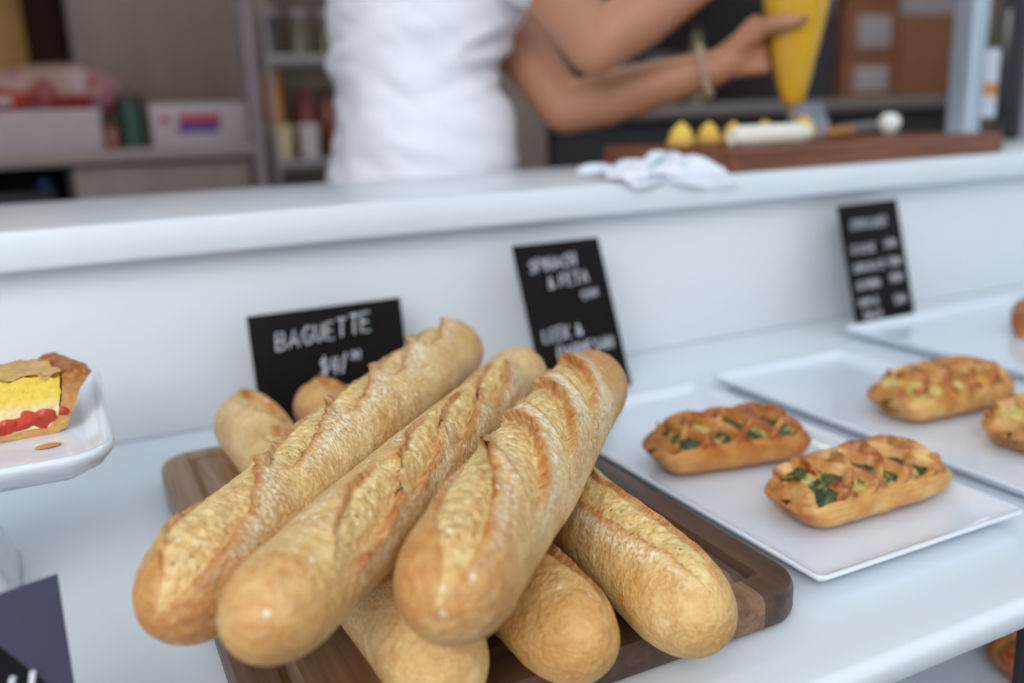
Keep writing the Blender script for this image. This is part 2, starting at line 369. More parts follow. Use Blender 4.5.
# ------------------------------------------------------------------ baguettes
def baguette(name_label, P0, P1, r, slashes, seed, mat, flour=.5, tipb=.6, flat=.80, bow=0., tipl=1.4, ns=460, nt=160):
    P0 = np.array(P0); P1 = np.array(P1); ax = P1-P0; L = np.linalg.norm(ax); t = ax/L
    upv = np.array([0, 0, 1.]) - t*t[2]; upv /= np.linalg.norm(upv); sd = np.cross(t, upv)
    root = thing('baguette', name_label, 'baguette', tuple(P0 + ax/2 + np.array([0, 0, ZS])), group='baguettes piled on the wooden board')
    x = np.linspace(0, 1, ns)
    s = L*(x + .09*np.sin(4*PI*x)/(-2*PI)*1.0)           # denser sampling near both tips
    s = L*(.5 - .5*np.cos(PI*x))*.45 + L*x*.55
    th = np.arange(nt)/nt*2*PI - PI
    S, T = np.meshgrid(s, th, indexing='ij')
    dE = np.minimum(S, L-S); tl = tipl*r
    env = np.where(dE < tl, np.sqrt(np.clip(1-(1-dE/tl)**2, 0, 1))**.92, 1)
    R = r*env*(1 + .035*np.sin(S/L*9+seed)*.6)
    base = np.stack([S.ravel()*14, np.cos(T).ravel()*r*14+seed*7, np.sin(T).ravel()*r*14], 1)
    R = R + env*r*(.05*vnoise(base*1.6, seed)).reshape(R.shape)
    micro = (vnoise(base*9, seed+3)*.6 + vnoise(base*22, seed+4)*.4).reshape(R.shape)
    R = R + env*.00045*micro
    H = np.zeros_like(R); crumb = np.zeros_like(R); brown = np.zeros_like(R); shift = np.zeros_like(R); ident = np.full(R.shape, -1)
    flr = np.zeros_like(R)
    for k, (s0, t0, s1, t1, W, ear) in enumerate(slashes):
        sc, tc = (s0+s1)/2, (t0+t1)/2
        da = np.array([s1-s0, (t1-t0)*r]); Ls = np.linalg.norm(da)/2; da /= 2*Ls; Ls *= 1.18
        u = S-sc; v = ((T-tc+PI) % (2*PI) - PI)*r
        a = u*da[0] + v*da[1]; b = (-u*da[1] + v*da[0])*ear
        wob = .0011*vnoise(np.stack([a.ravel()*150, np.full(a.size, k*5.), np.zeros(a.size)], 1), seed+9).reshape(a.shape)
        b = b + wob + .0004*vnoise(np.stack([a.ravel()*520, np.full(a.size, k*3.), np.zeros(a.size)], 1), seed+19).reshape(a.shape)
        e = np.clip(1-(a/Ls)**2, 0, 1); w = W*e**.55 + 1e-6
        q = b/w; on = (np.abs(a) < Ls) & (np.abs(v) < 1.9*r)
        ins = on & (np.abs(q) < 1)
        tt = np.clip((q+1)/2, 0, 1)
        soft = sstep(0, .12, tt)*sstep(1.0, .93, tt)
        cn = vnoise(np.stack([a.ravel()*300, b.ravel()*420, np.full(a.size, k*9.)], 1), seed+5).reshape(a.shape)
        hin = e**.6*(.0010 - .0062*tt**1.3 - .0016*np.exp(-(tt/.14)**2)) + .0009*cn*e
        H = np.where(ins, hin*soft + 0*H, H); ident = np.where(ins, k, ident)
        crumb = np.where(ins, np.maximum(crumb, soft), crumb)
        d1 = b-w; dd2 = -b-w
        ea = e**.60*(.78+.55*(a/Ls))
        out1 = on & (d1 >= 0) & (ident < 0)
        H = H + np.where(out1, .0062*ea*np.exp(-d1/.0095), 0)
        shift = shift + np.where(out1, -.0038*ea*np.exp(-d1/.0028), 0)*ear
        out2 = on & (dd2 >= 0) & (ident < 0)
        H = H + np.where(out2, .0034*e**.7*np.exp(-dd2/.0055), 0)
        ed = np.minimum(np.abs(d1), 1)
        brown = np.maximum(brown, np.where(on & (d1 > -.0012), np.exp(-(ed/.0022)**2)*np.clip(e*2.2, 0, 1), 0))
        brown = np.maximum(brown, np.where(on, .9*np.exp(-(dd2/.0019)**2)*np.clip(e*1.5, 0, 1), 0))
        flr = np.maximum(flr, np.where(on & (d1 > .002), np.exp(-((d1-.005)/.004)**2)*e, 0))
        # tangential direction of b for the lip
        if k == 0: SH = np.zeros(R.shape+(2,))
        SH[..., 0] += np.where(out1, -.0038*ea*np.exp(-d1/.0028), 0)*(-da[1]*ear)
        SH[..., 1] += np.where(out1, -.0038*ea*np.exp(-d1/.0028), 0)*(da[0]*ear)
    R = R + H*np.minimum(env*1.3, 1)
    low = vnoise(base*1.1, seed+30).reshape(R.shape)
    tip = np.exp(-(dE/(1.75*r))**1.8)
    brown = np.clip(np.maximum(brown*(.75+.5*micro), tipb*.62*tip*(.8+.4*low)*(1-.6*crumb)) + .16*np.clip(low, 0, 1)*(1-crumb), 0, 1)
    flr = (1-.85*brown)*np.clip(flr*.9 + flour*np.clip(.35+.9*vnoise(base*2.3, seed+31).reshape(R.shape), 0, 1)*(np.cos(T) > -.2)*(1-crumb)*(1-tip), 0, 1)
    if slashes:
        S2 = S + SH[..., 0]; T2 = T + SH[..., 1]/np.maximum(R, .004)
    else: S2, T2 = S, T
    un = R*np.cos(T2); ss = R*np.sin(T2)
    lim = -flat*r; un = np.where(un < lim, lim + (un-lim)*.12, un)
    un = un - bow*(1-(2*S2/L-1)**2)
    P = t*(S2[..., None]-L/2) + upv*un[..., None] + sd*ss[..., None]
    V = P.reshape(-1, 3)
    fi = np.arange(ns*nt).reshape(ns, nt)
    A, B = fi[:-1, :], np.roll(fi, -1, 1)[:-1, :]; D, E_ = fi[1:, :], np.roll(fi, -1, 1)[1:, :]
    F = np.stack([A, B, E_, D], -1).reshape(-1, 4)
    idf = np.stack([ident.ravel()[F[:, i]] for i in range(4)], 1)
    fid = np.where((idf >= 0).sum(1) >= 3, idf.max(1), -1)
    col = np.stack([crumb.ravel(), brown.ravel(), flr.ravel(), np.ones(V.shape[0])], 1).astype(np.float32)
    full = bpy.data.meshes.new('full'); full.from_pydata(V.tolist(), [], F.tolist()); full.update()
    nrm = np.zeros(len(V)*3, np.float32); full.vertices.foreach_get('normal', nrm); nrm = nrm.reshape(-1, 3); bpy.data.meshes.remove(full)
    if (nrm*(V-0)).sum() < 0: F = F[:, ::-1]; nrm = -nrm
    for k in range(-1, len(slashes)):
        ff = F[fid == k]
        if len(ff) < 20: continue
        ids, inv = np.unique(ff, return_inverse=True); ff2 = inv.reshape(ff.shape)
        nm = 'crust' if k < 0 else 'score_opening'
        faces = ff2.tolist()
        me = bpy.data.meshes.new(nm); me.from_pydata(V[ids].tolist(), [], faces); me.update()
        me.polygons.foreach_set('use_smooth', [True]*len(me.polygons))
        ca = me.color_attributes.new('tone', 'FLOAT_COLOR', 'POINT'); ca.data.foreach_set('color', col[ids].ravel())
        me.normals_split_custom_set_from_vertices(nrm[ids].tolist())
        o = link(nm, me, mat, root)
    return root

baguette('crusty top baguette whose tip hangs past the board toward the quiche stand', (.0105, .347, .0852), (.279, .659, .0927), .0255,
         [(.004, .48, .096, -.62, .0165, 1), (.095, .22, .182, -.50, .0105, 1), (.168, .18, .252, -.62, .0098, 1), (.238, .14, .322, -.65, .0098, 1), (.308, .15, .392, -.6, .0095, 1)], 3, M['bread'], .5, 1.15, tipl=1.5)
baguette('crusty middle baguette of the three lying across the top', (.0355, .299, .094), (.294, .578, .0865), .0222,
         [(.044, 1.05, .116, .32, .0106, 1), (.108, .90, .190, .0, .0082, 1), (.172, .80, .246, .12, .0082, 1), (.236, .72, .312, .05, .0082, 1)], 11, M['bread'], .5, .6)
baguette('fat top baguette with a deep pale front cut and flour-dusted ridges', (.1003, .281, .0935), (.311, .507, .0955), .0262,
         [(.006, .40, .106, -.74, .0128, 1), (.070, .86, .152, -.76, .0118, 1), (.132, .82, .212, -.78, .0112, 1), (.192, .78, .268, -.72, .0105, 1)], 23, M['bread'], .7, 1.6, tipl=1.3)
baguette('smooth baguette on the board underneath the tip of the fat one', (.120, .306, BT+.0197), (.108, .736, BT+.0197), .0246,
         [(.322, .50, .405, -.2, .0085, 1), (.12, .4, .2, -.2, .008, 1), (.22, .4, .3, -.2, .008, 1)], 31, M['bread'], .45, .3)
baguette('browned baguette on the board between two paler ones', (.180, .295, BT+.0197), (.171, .742, BT+.0197), .0246,
         [(.022, .78, .115, .20, .0092, 1), (.12, .5, .2, -.2, .008, 1), (.23, .4, .31, -.2, .008, 1), (.34, .4, .42, -.2, .008, 1)], 47, M['bread2'], .35, .8)
baguette('pale baguette on the board next to the spinach pastry plate', (.236, .285, BT+.0203), (.271, .655, BT+.0203), .0253,
         [(.018, .16, .150, -.30, .0128, -1), (.14, .2, .23, -.4, .008, 1), (.245, .2, .33, -.4, .008, 1)], 59, M['bread'], .5, .5, tipl=1.5)

# ------------------------------------------------------------------ plates
def plate(label, x0, x1, y0, y1, z0=0., rot=0):
    cx, cy_ = (x0+x1)/2, (y0+y1)/2; w, d = x1-x0, y1-y0
    m = MB(); m.rr(w, d, [(.016, 0), (.014, .0008), (.011, .003), (.002, .0098), (.0002, .0112), (0, .0122), (.0006, .0131), (.002, .0133), (.0042, .0126), (.0075, .0062), (.0095, .0048), (.02, .0045)], .008, 5)
    return tag(m.build('serving_plate', M['china'], loc=(cx, cy_, ZS+z0), rot=(0, 0, rot), angle=60), label, 'plate', 'rectangular white plates along the shelf')
plate('white rectangular plate holding two spinach pastries, beside the wooden board', .349, .527, .335, .678)
plate('white rectangular plate of leek pastries between two other plates', .553, .731, .338, .690)
plate('white plate under the menu card with the longest list', .806, 1.11, .42, .762)

# ------------------------------------------------------------------ lattice pastries
def pastry(label, c, yawd, L, W, Hh, seed, mat, fmat, group, lattice=True, pitch=.027, z0=.0047):
    root = thing('lattice_pastry', label, 'pastry', (c[0], c[1], ZS+z0), (0, 0, math.radians(yawd)), group)
    nu, nv = 150, 120
    u = np.linspace(-1, 1, nu); v = np.linspace(0, 1, nv, endpoint=False)
    U, Vv = np.meshgrid(u, v, indexing='ij')
    ang = Vv*2*PI - PI/2                         # -90° is the underside
    n = 3.0
    ca, sa = np.cos(ang), np.sin(ang)
    px = np.sign(ca)*np.abs(ca)**(2/n); pz = np.sign(sa)*np.abs(sa)**(2/2.3)
    e = np.clip(1-np.abs(U)**12, 0, 1)**.45; ez = np.clip(1-np.abs(U)**7, 0, 1)**.5
    e = .12+.88*e; ez = .10+.90*ez
    Y = px*W/2*e; 
    bell = 1-.10*np.abs(U)**2
    Z = np.where(pz > 0, Hh*.42 + pz*Hh*.58*ez*bell, Hh*.42 + pz*Hh*.42*(.5+.5*ez))
    Z = np.maximum(Z, .0)
    X = U*L/2*(1 - .07*sstep(.55, 1, np.abs(U))*np.abs(pz)**1.5)
    X = X + np.sign(U)*.0042*np.exp(-((Z/Hh-.46)/.15)**2)*sstep(.80, 1, np.abs(U))*(.4+.6*np.abs(ca))
    a = U*L/2; arc = np.clip((ang-PI/2)/(PI/2), -1, 1)*W*.62       # lateral coordinate across the top
    top = np.abs(ang-PI/2) < PI*.40
    tri = lambda x: np.abs((x % 1) - .5)*2
    k = .95
    f1 = tri((a + arc*k)/pitch + seed*.13); f2 = tri((a - arc*k)/pitch + .5 + seed*.13)
    m = np.minimum(1-f1, 1-f2)                     # 0 on a strip centre
    lim = sstep(.95, .80, np.abs(U))*sstep(1.0, .84, np.abs(arc)/(W*.50))
    hole = sstep(.24, .36, m)*lim*top if lattice else np.zeros_like(U)
    if lattice:
        en = vnoise(np.stack([a.ravel()*150, arc.ravel()*110, np.full(a.size, seed*2.)], 1), seed+40).reshape(U.shape)
        hole = np.maximum(hole, sstep(-.35, -.05, en)*sstep(.97, .92, -U)*sstep(.66, .74, -U)*(np.abs(arc) < W*.58)*top)
    strip = np.exp(-(m/.21)**2)*top*sstep(1.0, .9, np.abs(U))
    nz = vnoise(np.stack([X.ravel()*90, Y.ravel()*90, Z.ravel()*90+seed], 1), seed).reshape(U.shape)
    lump = vnoise(np.stack([a.ravel()*260, arc.ravel()*260, np.full(a.size, seed*1.)], 1), seed+8).reshape(U.shape)
    h = .0034*strip*(lim*.8+.2) - .0085*hole + .0009*nz + .0004*lump
    if not lattice: h = .0012*np.sin(a/L*40)*top + .0008*nz
    P = np.stack([X, Y, Z], -1)
    fi = np.arange(nu*nv).reshape(nu, nv); A = fi[:-1]; B = np.roll(fi, -1, 1)[:-1]; D = fi[1:]; Ee = np.roll(fi, -1, 1)[1:]
    F = np.stack([A, D, Ee, B], -1).reshape(-1, 4).tolist() + [tuple(fi[0][::-1].tolist()), tuple(fi[-1].tolist())]
    tm = bpy.data.meshes.new('tmp'); tm.from_pydata(P.reshape(-1, 3).tolist(), [], F); tm.update()
    nr_ = np.zeros(nu*nv*3, np.float32); tm.vertices.foreach_get('normal', nr_); nr_ = nr_.reshape(nu, nv, 3); bpy.data.meshes.remove(tm)
    if nr_[nu//2, nv//2, 2] < 0: nr_ = -nr_; F = [f[::-1] for f in F]
    Q = P + nr_*h[..., None]; Q[..., 2] = np.maximum(Q[..., 2], 0)
    edge = np.exp(-((m-.36)/.12)**2)*lim*top
    endb = sstep(.72, 1, np.abs(U))*.55
    brown = np.clip(.85*strip*(.5+.6*(nz > -.2)) * sstep(-.4, .5, nz+.3) + .35*edge + endb*(nz*.5+.6) + .25*np.clip(nz, 0, 1), 0, 1)
    low = sstep(.25, .0, Z/Hh)*.45; brown = np.clip(brown + low, 0, 1)
    pale = np.clip(edge*.6 + np.clip(-nz, 0, 1)*.6, 0, 1)
    col = np.stack([hole, brown, pale, np.ones_like(U)], -1).astype(np.float32)
    me = bpy.data.meshes.new('pastry_shell'); me.from_pydata(Q.reshape(-1, 3).tolist(), [], F); me.update()
    me.polygons.foreach_set('use_smooth', [True]*len(me.polygons))
    at = me.color_attributes.new('tone', 'FLOAT_COLOR', 'POINT'); at.data.foreach_set('color', col.reshape(-1))
    link('pastry_shell', me, mat, root)
    if lattice:
        g = -.0042 + .0012*lump + .0008*nz
        Q2 = P + nr_*g[..., None]
        keep = ((lim > .02) | ((U < -.66) & (U > -.985))) & top
        bad = ~keep; rem = np.zeros(nu*nv, bool); rem[:] = keep.ravel()
        F2 = [f for f in F[:-2] if rem[list(f)].all()]
        ids, inv = np.unique(np.array(F2), return_inverse=True)
        me = bpy.data.meshes.new('filling'); me.from_pydata(Q2.reshape(-1, 3)[ids].tolist(), [], inv.reshape(-1, 4).tolist()); me.update()
        me.polygons.foreach_set('use_smooth', [True]*len(me.polygons))
        link('filling', me, fmat, root)
    return root
g1 = 'lattice pastries on the white plates'
pastry('lattice pastry with spinach, set back near the plate edge by the baguettes', (.431, .515), -12, .120, .054, .039, 2, M['pastry_deep'], M['spinach'], g1)
pastry('lattice pastry with spinach at the front corner of its plate', (.456, .408), -1, .126, .057, .037, 5, M['pastry'], M['spinach'], g1)
pastry('pale lattice leek pastry lying alone at the middle of its plate', (.667, .513), -3, .124, .060, .040, 8, M['pastry'], M['leek'], g1)
pastry('pale lattice leek pastry cut off by the photo edge, in front of another', (.680, .418), 2, .120, .058, .037, 11, M['pastry'], M['leek'], g1)

def croissant(label, c, yawd, L, r, mat, z0):
    m = MB(); pts = []; rad = []
    n = 60
    rings = []
    for i in range(n+1):
        t = i/n; x = (t-.5)*L; bend = -.45*x*x/L
        k = (1-abs(2*t-1)**2.2)**.6
        ridge = 1 + .10*abs(math.sin(t*PI*4.5)) - .05
        rr_ = max(r*(.16+.84*k)*ridge*k**.3, .002)
        rings.append([(x, bend + rr_*math.cos(a), max(rr_*.86 + rr_*.86*math.sin(a), 0)*1.0) for a in [2*PI*j/24 for j in range(24)]])
    m.loft(rings)
    me = m.mesh('croissant', angle=70)
    ca = me.color_attributes.new('tone', 'FLOAT_COLOR', 'POINT')
    vals = []
    for v in me.vertices:
        s_ = abs(math.sin((v.co.x/L+.5)*PI*4.5)); vals += [0, .35+.55*s_, .15, 1]
    ca.data.foreach_set('color', vals)
    return tag(link('croissant', me, mat, None, (c[0], c[1], ZS+z0), (0, 0, math.radians(yawd))), label, 'croissant')
croissant('golden croissant on the plate under the menu card', (1.003, .652), 8, .125, .023, M['pastry_deep'], .0047)

# ------------------------------------------------------------------ lower shelf plate and croissant
pl = MB(); pl.lathe([(.05, 0), (.055, .001), (.085, .009), (.095, .0125), (.0965, .0135), (.095, .0142), (.083, .0105), (.055, .004), (.02, .0035), (.0005, .0035)], n=48)
tag(pl.build('dessert_plate', M['china'], loc=(.590, .374, ZS-.1542), angle=60), 'round white plate on the lower shelf below the counter lip', 'plate')
croissant('brown croissant on the lower shelf plate below the counter lip', (.592, .372), 62, .10, .0205, M['pastry_deep'], -.1488)

# ------------------------------------------------------------------ chalk lettering
ST = {'A': [[(0, 0), (.42, 1), (.8, 0)], [(.15, .36), (.66, .36)]], 'B': [[(0, 0), (0, 1), (.5, .95), (.6, .75), (.45, .55), (0, .5)], [(.45, .53), (.68, .3), (.5, .04), (0, 0)]],
 'C': [[(.65, .85), (.35, 1), (.05, .7), (.05, .3), (.35, 0), (.68, .15)]], 'D': [[(0, 0), (0, 1), (.45, .9), (.68, .5), (.45, .08), (0, 0)]],
 'E': [[(.6, 1), (0, 1), (0, 0), (.62, 0)], [(0, .52), (.5, .52)]], 'F': [[(.6, 1), (0, 1), (0, 0)], [(0, .52), (.48, .52)]],
 'G': [[(.66, .85), (.35, 1), (.05, .7), (.05, .3), (.35, 0), (.66, .12), (.68, .45), (.4, .45)]], 'H': [[(0, 0), (0, 1)], [(.62, 0), (.62, 1)], [(0, .5), (.62, .52)]],
 'I': [[(.12, 0), (.12, 1)]], 'K': [[(0, 0), (0, 1)], [(.6, 1), (0, .45), (.64, 0)]], 'L': [[(0, 1), (0, 0), (.56, 0)]], 'M': [[(0, 0), (.06, 1), (.4, .35), (.74, 1), (.8, 0)]],
 'N': [[(0, 0), (0, 1), (.62, 0), (.62, 1)]], 'O': [[(.35, 1), (.04, .7), (.04, .3), (.35, 0), (.68, .3), (.68, .7), (.35, 1)]], 'P': [[(0, 0), (0, 1), (.5, .96), (.64, .74), (.48, .5), (0, .46)]],
 'R': [[(0, 0), (0, 1), (.5, .96), (.62, .75), (.46, .52), (0, .48)], [(.3, .48), (.66, 0)]], 'S': [[(.6, .86), (.32, 1), (.06, .8), (.2, .57), (.52, .42), (.6, .2), (.35, 0), (.02, .14)]],
 'T': [[(0, 1), (.72, 1)], [(.36, 1), (.36, 0)]], 'U': [[(0, 1), (.03, .25), (.3, 0), (.58, .25), (.62, 1)]], '&': [[(.7, 0), (.15, .75), (.3, 1), (.48, .8), (.05, .3), (.2, 0), (.45, .05), (.7, .45)]],
 '$': [[(.6, .82), (.32, .95), (.06, .78), (.2, .57), (.52, .42), (.6, .22), (.35, .06), (.02, .16)], [(.33, 1.12), (.33, -.1)]], '4': [[(.3, 1), (.02, .38), (.66, .38)], [(.68, 1), (.46, -.08)]],
 '0': [[(.3, 1), (.05, .7), (.05, .3), (.3, 0), (.55, .3), (.55, .7), (.3, 1)]], '3': [[(.05, .9), (.35, 1), (.55, .78), (.25, .54), (.58, .3), (.32, 0), (.02, .12)]],
 '5': [[(.56, 1), (.12, 1), (.08, .56), (.4, .6), (.58, .32), (.34, 0), (.02, .1)]], '/': [[(.05, -.1), (.42, 1.1)]], ' ': []}
def lettering(name, rows, parent, seed=0, loc=(0, 0, 0), rot=(0, 0, 0)):
    """rows: (text, x, z, height, stroke radius, slope); drawn in the card's x-z plane, standing a hair off its face"""
    rd = random.Random(seed)
    for text, x, z, h, rad, sl in rows:
        m = MB(); cx = x
        for ch in text:
            ss = h*(.92+.16*rd.random()); wmax = 0
            for st in ST[ch]:
                pts = [(cx + px_*ss*.72 + .10*pz_*ss, -.0009, z + pz_*ss + (cx-x)*sl) for px_, pz_ in st]
                if len(pts) > 1: m.tube(pts, rad, 6, .6)
                wmax = max(wmax, max(p[0] for p in st))
            cx += (wmax*.72 + .19)*h if ST[ch] else .4*h
        o = m.build(name, M['chalk'], parent); o.location = loc; o.rotation_euler = rot; o['label'] = 'white hand lettering'
    return o

def sign(label, bl, w, h, yaw_, lean, rows, m, seed, tilt=0):
    """card standing on its lower edge: bl = lower-left corner, lean = radians tipped back"""
    root = thing('menu_card', label, 'sign', (bl[0], bl[1], ZS+bl[2]), (0, 0, yaw_), 'black menu cards on the shelf')
    c = MB(); c.box(0, w, 0, .0018, 0, h, .0006)
    f = c.build('card', m, root, rot=(-lean, tilt, 0))
    t = lettering('lettering_line', rows, root, seed, rot=(-lean, tilt, 0))
    return root
sign('black landscape card reading BAGUETTE leaning on the white panel behind the bread', (.1335, .786, .0), .143, .108, 0, .16,
     [('BAGUETTE', .022, .0745, .0165, .0013, .08), ('$4/', .058, .046, .0150, .0013, .06), ('00', .0885, .056, .0085, .0009, .05)], M['chalkboard'], 4)
sign('black portrait card reading SPINACH & FETA and LEEK & PARMESAN', (.394, .737, .0), .100, .157, 0, .40,
     [('SPINACH', .013, .127, .0128, .0011, .06), ('& FETA', .030, .109, .0128, .0011, .06), ('4/00', .064, .094, .009, .0007, .1), ('LEEK &', .012, .056, .0128, .0011, .06), ('PARMESAN', .024, .038, .0120, .0011, .05), ('4/00', .058, .021, .009, .0007, .1)], M['chalkboard'], 8)
sign('black portrait card with a long list of prices, standing behind the last plate', (.829, .758, .006), .108, .150, .07, .26,
     [('CROISSANT', .016, .119, .012, .0006, 0), ('CLASSIC', .010, .090, .0105, .0006, 0), ('3/00', .070, .092, .010, .0006, 0), ('CHOCOLATE', .008, .068, .010, .0006, 0), ('4/00', .073, .069, .010, .0006, 0),
      ('ALMOND', .010, .047, .0105, .0006, 0), ('4/00', .071, .049, .010, .0006, 0), ('HAM &', .010, .026, .0105, .0006, 0), ('5/00', .072, .022, .010, .0006, 0), ('CHEESE', .014, .010, .009, .0006, 0)], M['chalkboard'], 12)
# glossy tent card close to the camera
tc = thing('menu_card', 'glossy black folded tent card in the near corner below the quiche stand', 'sign', (-.094, .360, ZS), (0, 0, .0), 'black menu cards on the shelf')
hgt, ln = .1005, .03
fm = MB(); A_, B_ = (-.0725, 0, 0), (.0725, 0, 0)   # far upper corner bent back and coloured slate-blue to imitate a reflection
th_ = Vector((0, .0018, 0))
def slab(poly):
    n_ = len(poly); P_ = [Vector(p) for p in poly]
    fm.add([p for p in P_] + [p + th_ for p in P_], [tuple(range(n_)), tuple(range(n_, 2*n_))[::-1]] + [(i, (i+1) % n_, n_ + (i+1) % n_, n_ + i) for i in range(n_)])
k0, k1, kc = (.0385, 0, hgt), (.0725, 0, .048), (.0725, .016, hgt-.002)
slab([A_, B_, k1, k0, (-.0725, 0, hgt)])
fm.build('front_flap', M['gloss_card'], tc, rot=(-ln, 0, 0), smooth=False)
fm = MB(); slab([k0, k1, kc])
fm.build('sheen_corner', plain('painted_sheen', srgb(74, 75, 96), .5, .05, 40, spec=.3), tc, rot=(-ln, 0, 0), smooth=False)['label'] = 'slate-blue corner painted as a reflection'
bf = MB().box(-.0725, .036, 0, .0018, 0, hgt*.97, .0005).build('rear_flap', M['gloss_card'], tc); bf.location = (0, .052, .0005); bf.rotation_euler = (.42, 0, 0)
lt = lettering('lettering_line', [('$', .022, .036, .022, .0016, .05), ('4', .045, .044, .024, .0020, .05)], tc, 20, loc=(0, 0, 0), rot=(-ln, 0, 0))

# ------------------------------------------------------------------ quiche stand
qs = thing('cake_stand', 'square white china stand raised on a foot, holding the quiche', 'cake stand', (-.098, .602, ZS))
m = MB(); SZ = .092
m.rr(.214, .214, [(.028, SZ-.004), (.02, SZ-.003), (.006, SZ+.004), (.001, SZ+.010), (0, SZ+.013), (.0012, SZ+.0152), (.004, SZ+.0155), (.0075, SZ+.0142), (.012, SZ+.009), (.016, SZ+.0075), (.03, SZ+.007)], .026, 8)
m.build('stand_plate', M['china'], qs, angle=60)
m = MB(); m.rr(.088, .088, [(.004, 0), (.0005, .0015), (0, .004), (.003, .012), (.012, .035), (.018, .065), (.018, .082), (.012, SZ-.0035)], .018, 6)
m.build('stand_foot', M['china'], qs, angle=60)
QZ = SZ+.007
# quiche wedge: tip away to the side, rim toward the plate corner
qw = thing('quiche_slice', 'slice of tomato quiche with yellow egg filling on the square white stand', 'quiche', (-.0155, .572, ZS+QZ), (0, 0, math.radians(4)))
def wedge(outline_fn, name, mat, a0=0.0, a1=.46, R=.105, n=26, seed=1, amp=.0008):
    """revolve the profile (distance from the tip rim-ward, z) about the slice's tip at (-R,0)"""
    rings = []
    prof = outline_fn()
    for i in range(n+1):
        a = a0 + (a1-a0)*i/n
        pts = np.array([(-R + (R+x)*math.cos(a), (R+x)*math.sin(a), z) for x, z in prof])
        pts += (vnoise(pts*170, seed)*amp)[:, None]*np.array([.7, .7, 1.])
        pts[:, 2] = np.maximum(pts[:, 2], 0)
        rings.append([tuple(p) for p in pts])
    return MB().loft(rings).build(name, mat, qw, angle=50)
def dens(p, k=6):
    out = []
    for i in range(len(p)):
        a, b = p[i], p[(i+1) % len(p)]
        for j in range(k): out.append((a[0]+(b[0]-a[0])*j/k, a[1]+(b[1]-a[1])*j/k))
    return out
shell = lambda: dens([(-.095, 0), (-.006, 0), (.002, .004), (.007, .014), (.011, .024), (.019, .0335), (.016, .0365), (.009, .0375), (.003, .034), (.001, .020), (-.002, .010), (-.008, .0045), (-.095, .004)])
so = wedge(shell, 'pastry_crust', M['pastry'], seed=2, amp=.0013)
ca = so.data.color_attributes.new('tone', 'FLOAT_COLOR', 'POINT'); ca.data.foreach_set('color', [c for v in so.data.vertices for c in (0, .35 + .5*min(1, max(0, (v.co.z-.02)/.015)), .3, 1)])
def quiche_mat():
    t = NT('egg_and_cheese'); v = t.coord(); sp = t.n('ShaderNodeSeparateXYZ'); t.l(v, sp.inputs[0])
    n1 = t.noise(v, 90, 4); n2 = t.noise(v, 260, 3)
    hgt_ = t.math('ADD', sp.outputs[2], t.math('MULTIPLY', n1, .008))
    yel = t.mix(t.ramp(n2, .4, .65), srgb(246, 214, 92), srgb(238, 198, 74)); pale = t.mix(t.ramp(n2, .4, .65), srgb(246, 228, 176), srgb(232, 204, 142))
    t.col(t.mix(t.ramp(hgt_, .0195, .0265), pale, yel)); t.set(Roughness=.4); t.bump(t.math('ADD', n1, n2), .5, .002); return t.m
wedge(lambda: dens([(-.094, .0041), (-.008, .0046), (-.0022, .0101), (-.0005, .016), (.0002, .022), (.0016, .030), (.0022, .0335), (-.012, .0348), (-.04, .0358), (-.094, .0355)], 10), 'egg_filling', quiche_mat(), a0=.004, a1=.455, seed=5, amp=.0014)
tp = wedge(lambda: dens([(-.094, .0352), (-.04, .0357), (-.012, .0347), (.0016, .0345), (.002, .0360), (-.012, .0368), (-.04, .0374), (-.094, .0370)], 8), 'browned_top', M['pastry'], a0=-.004, a1=.46, seed=7, amp=.0022)
ca = tp.data.color_attributes.new('tone', 'FLOAT_COLOR', 'POINT'); ca.data.foreach_set('color', [c for i, v in enumerate(tp.data.vertices) for c in (0, .15, .6, 1)])
rd = random.Random(5)
for cx, cz, r1, r3 in ((-.014, .0105, .0125, .0062), (-.034, .0085, .013, .0052), (-.0535, .0095, .011, .0055), (.0005, .012, .0032, .0036)):
    t_ = MB(); t_.ball((0, 0, 0), (r1, .0028, r3), 30, 16)
    o = t_.build('tomato_piece', M['tomato'], qw); o.location = (cx, .0015, cz)
    for v in o.data.vertices: v.co *= 1 + .16*math.sin(v.co.x*620+cx*300+v.co.z*500) + .10*math.cos(v.co.z*900-v.co.x*300)
fl = MB(); fl.ball((0, 0, .0012), (.007, .0028, .0012), 16, 8)
tag(fl.build('pastry_flake', M['pastry_deep'], loc=(-.0245, .546, ZS+QZ), rot=(0, 0, .1)), 'brown pastry flake lying in front of the quiche on its stand', 'crumb')

# ------------------------------------------------------------------ things on the ledge
LZ = ZS+.197
bw = thing('pastry_board', 'long brown wooden board on the ledge under the piped cream', 'cutting board', (.915, .9525, LZ))
m = MB(); m.rr(.464, .275, [(.003, 0), (0, .003), (0, .023), (.003, .026)], .008, 4); m.build('board_plank', M['dark_board'], bw)
WBZ = LZ+.026
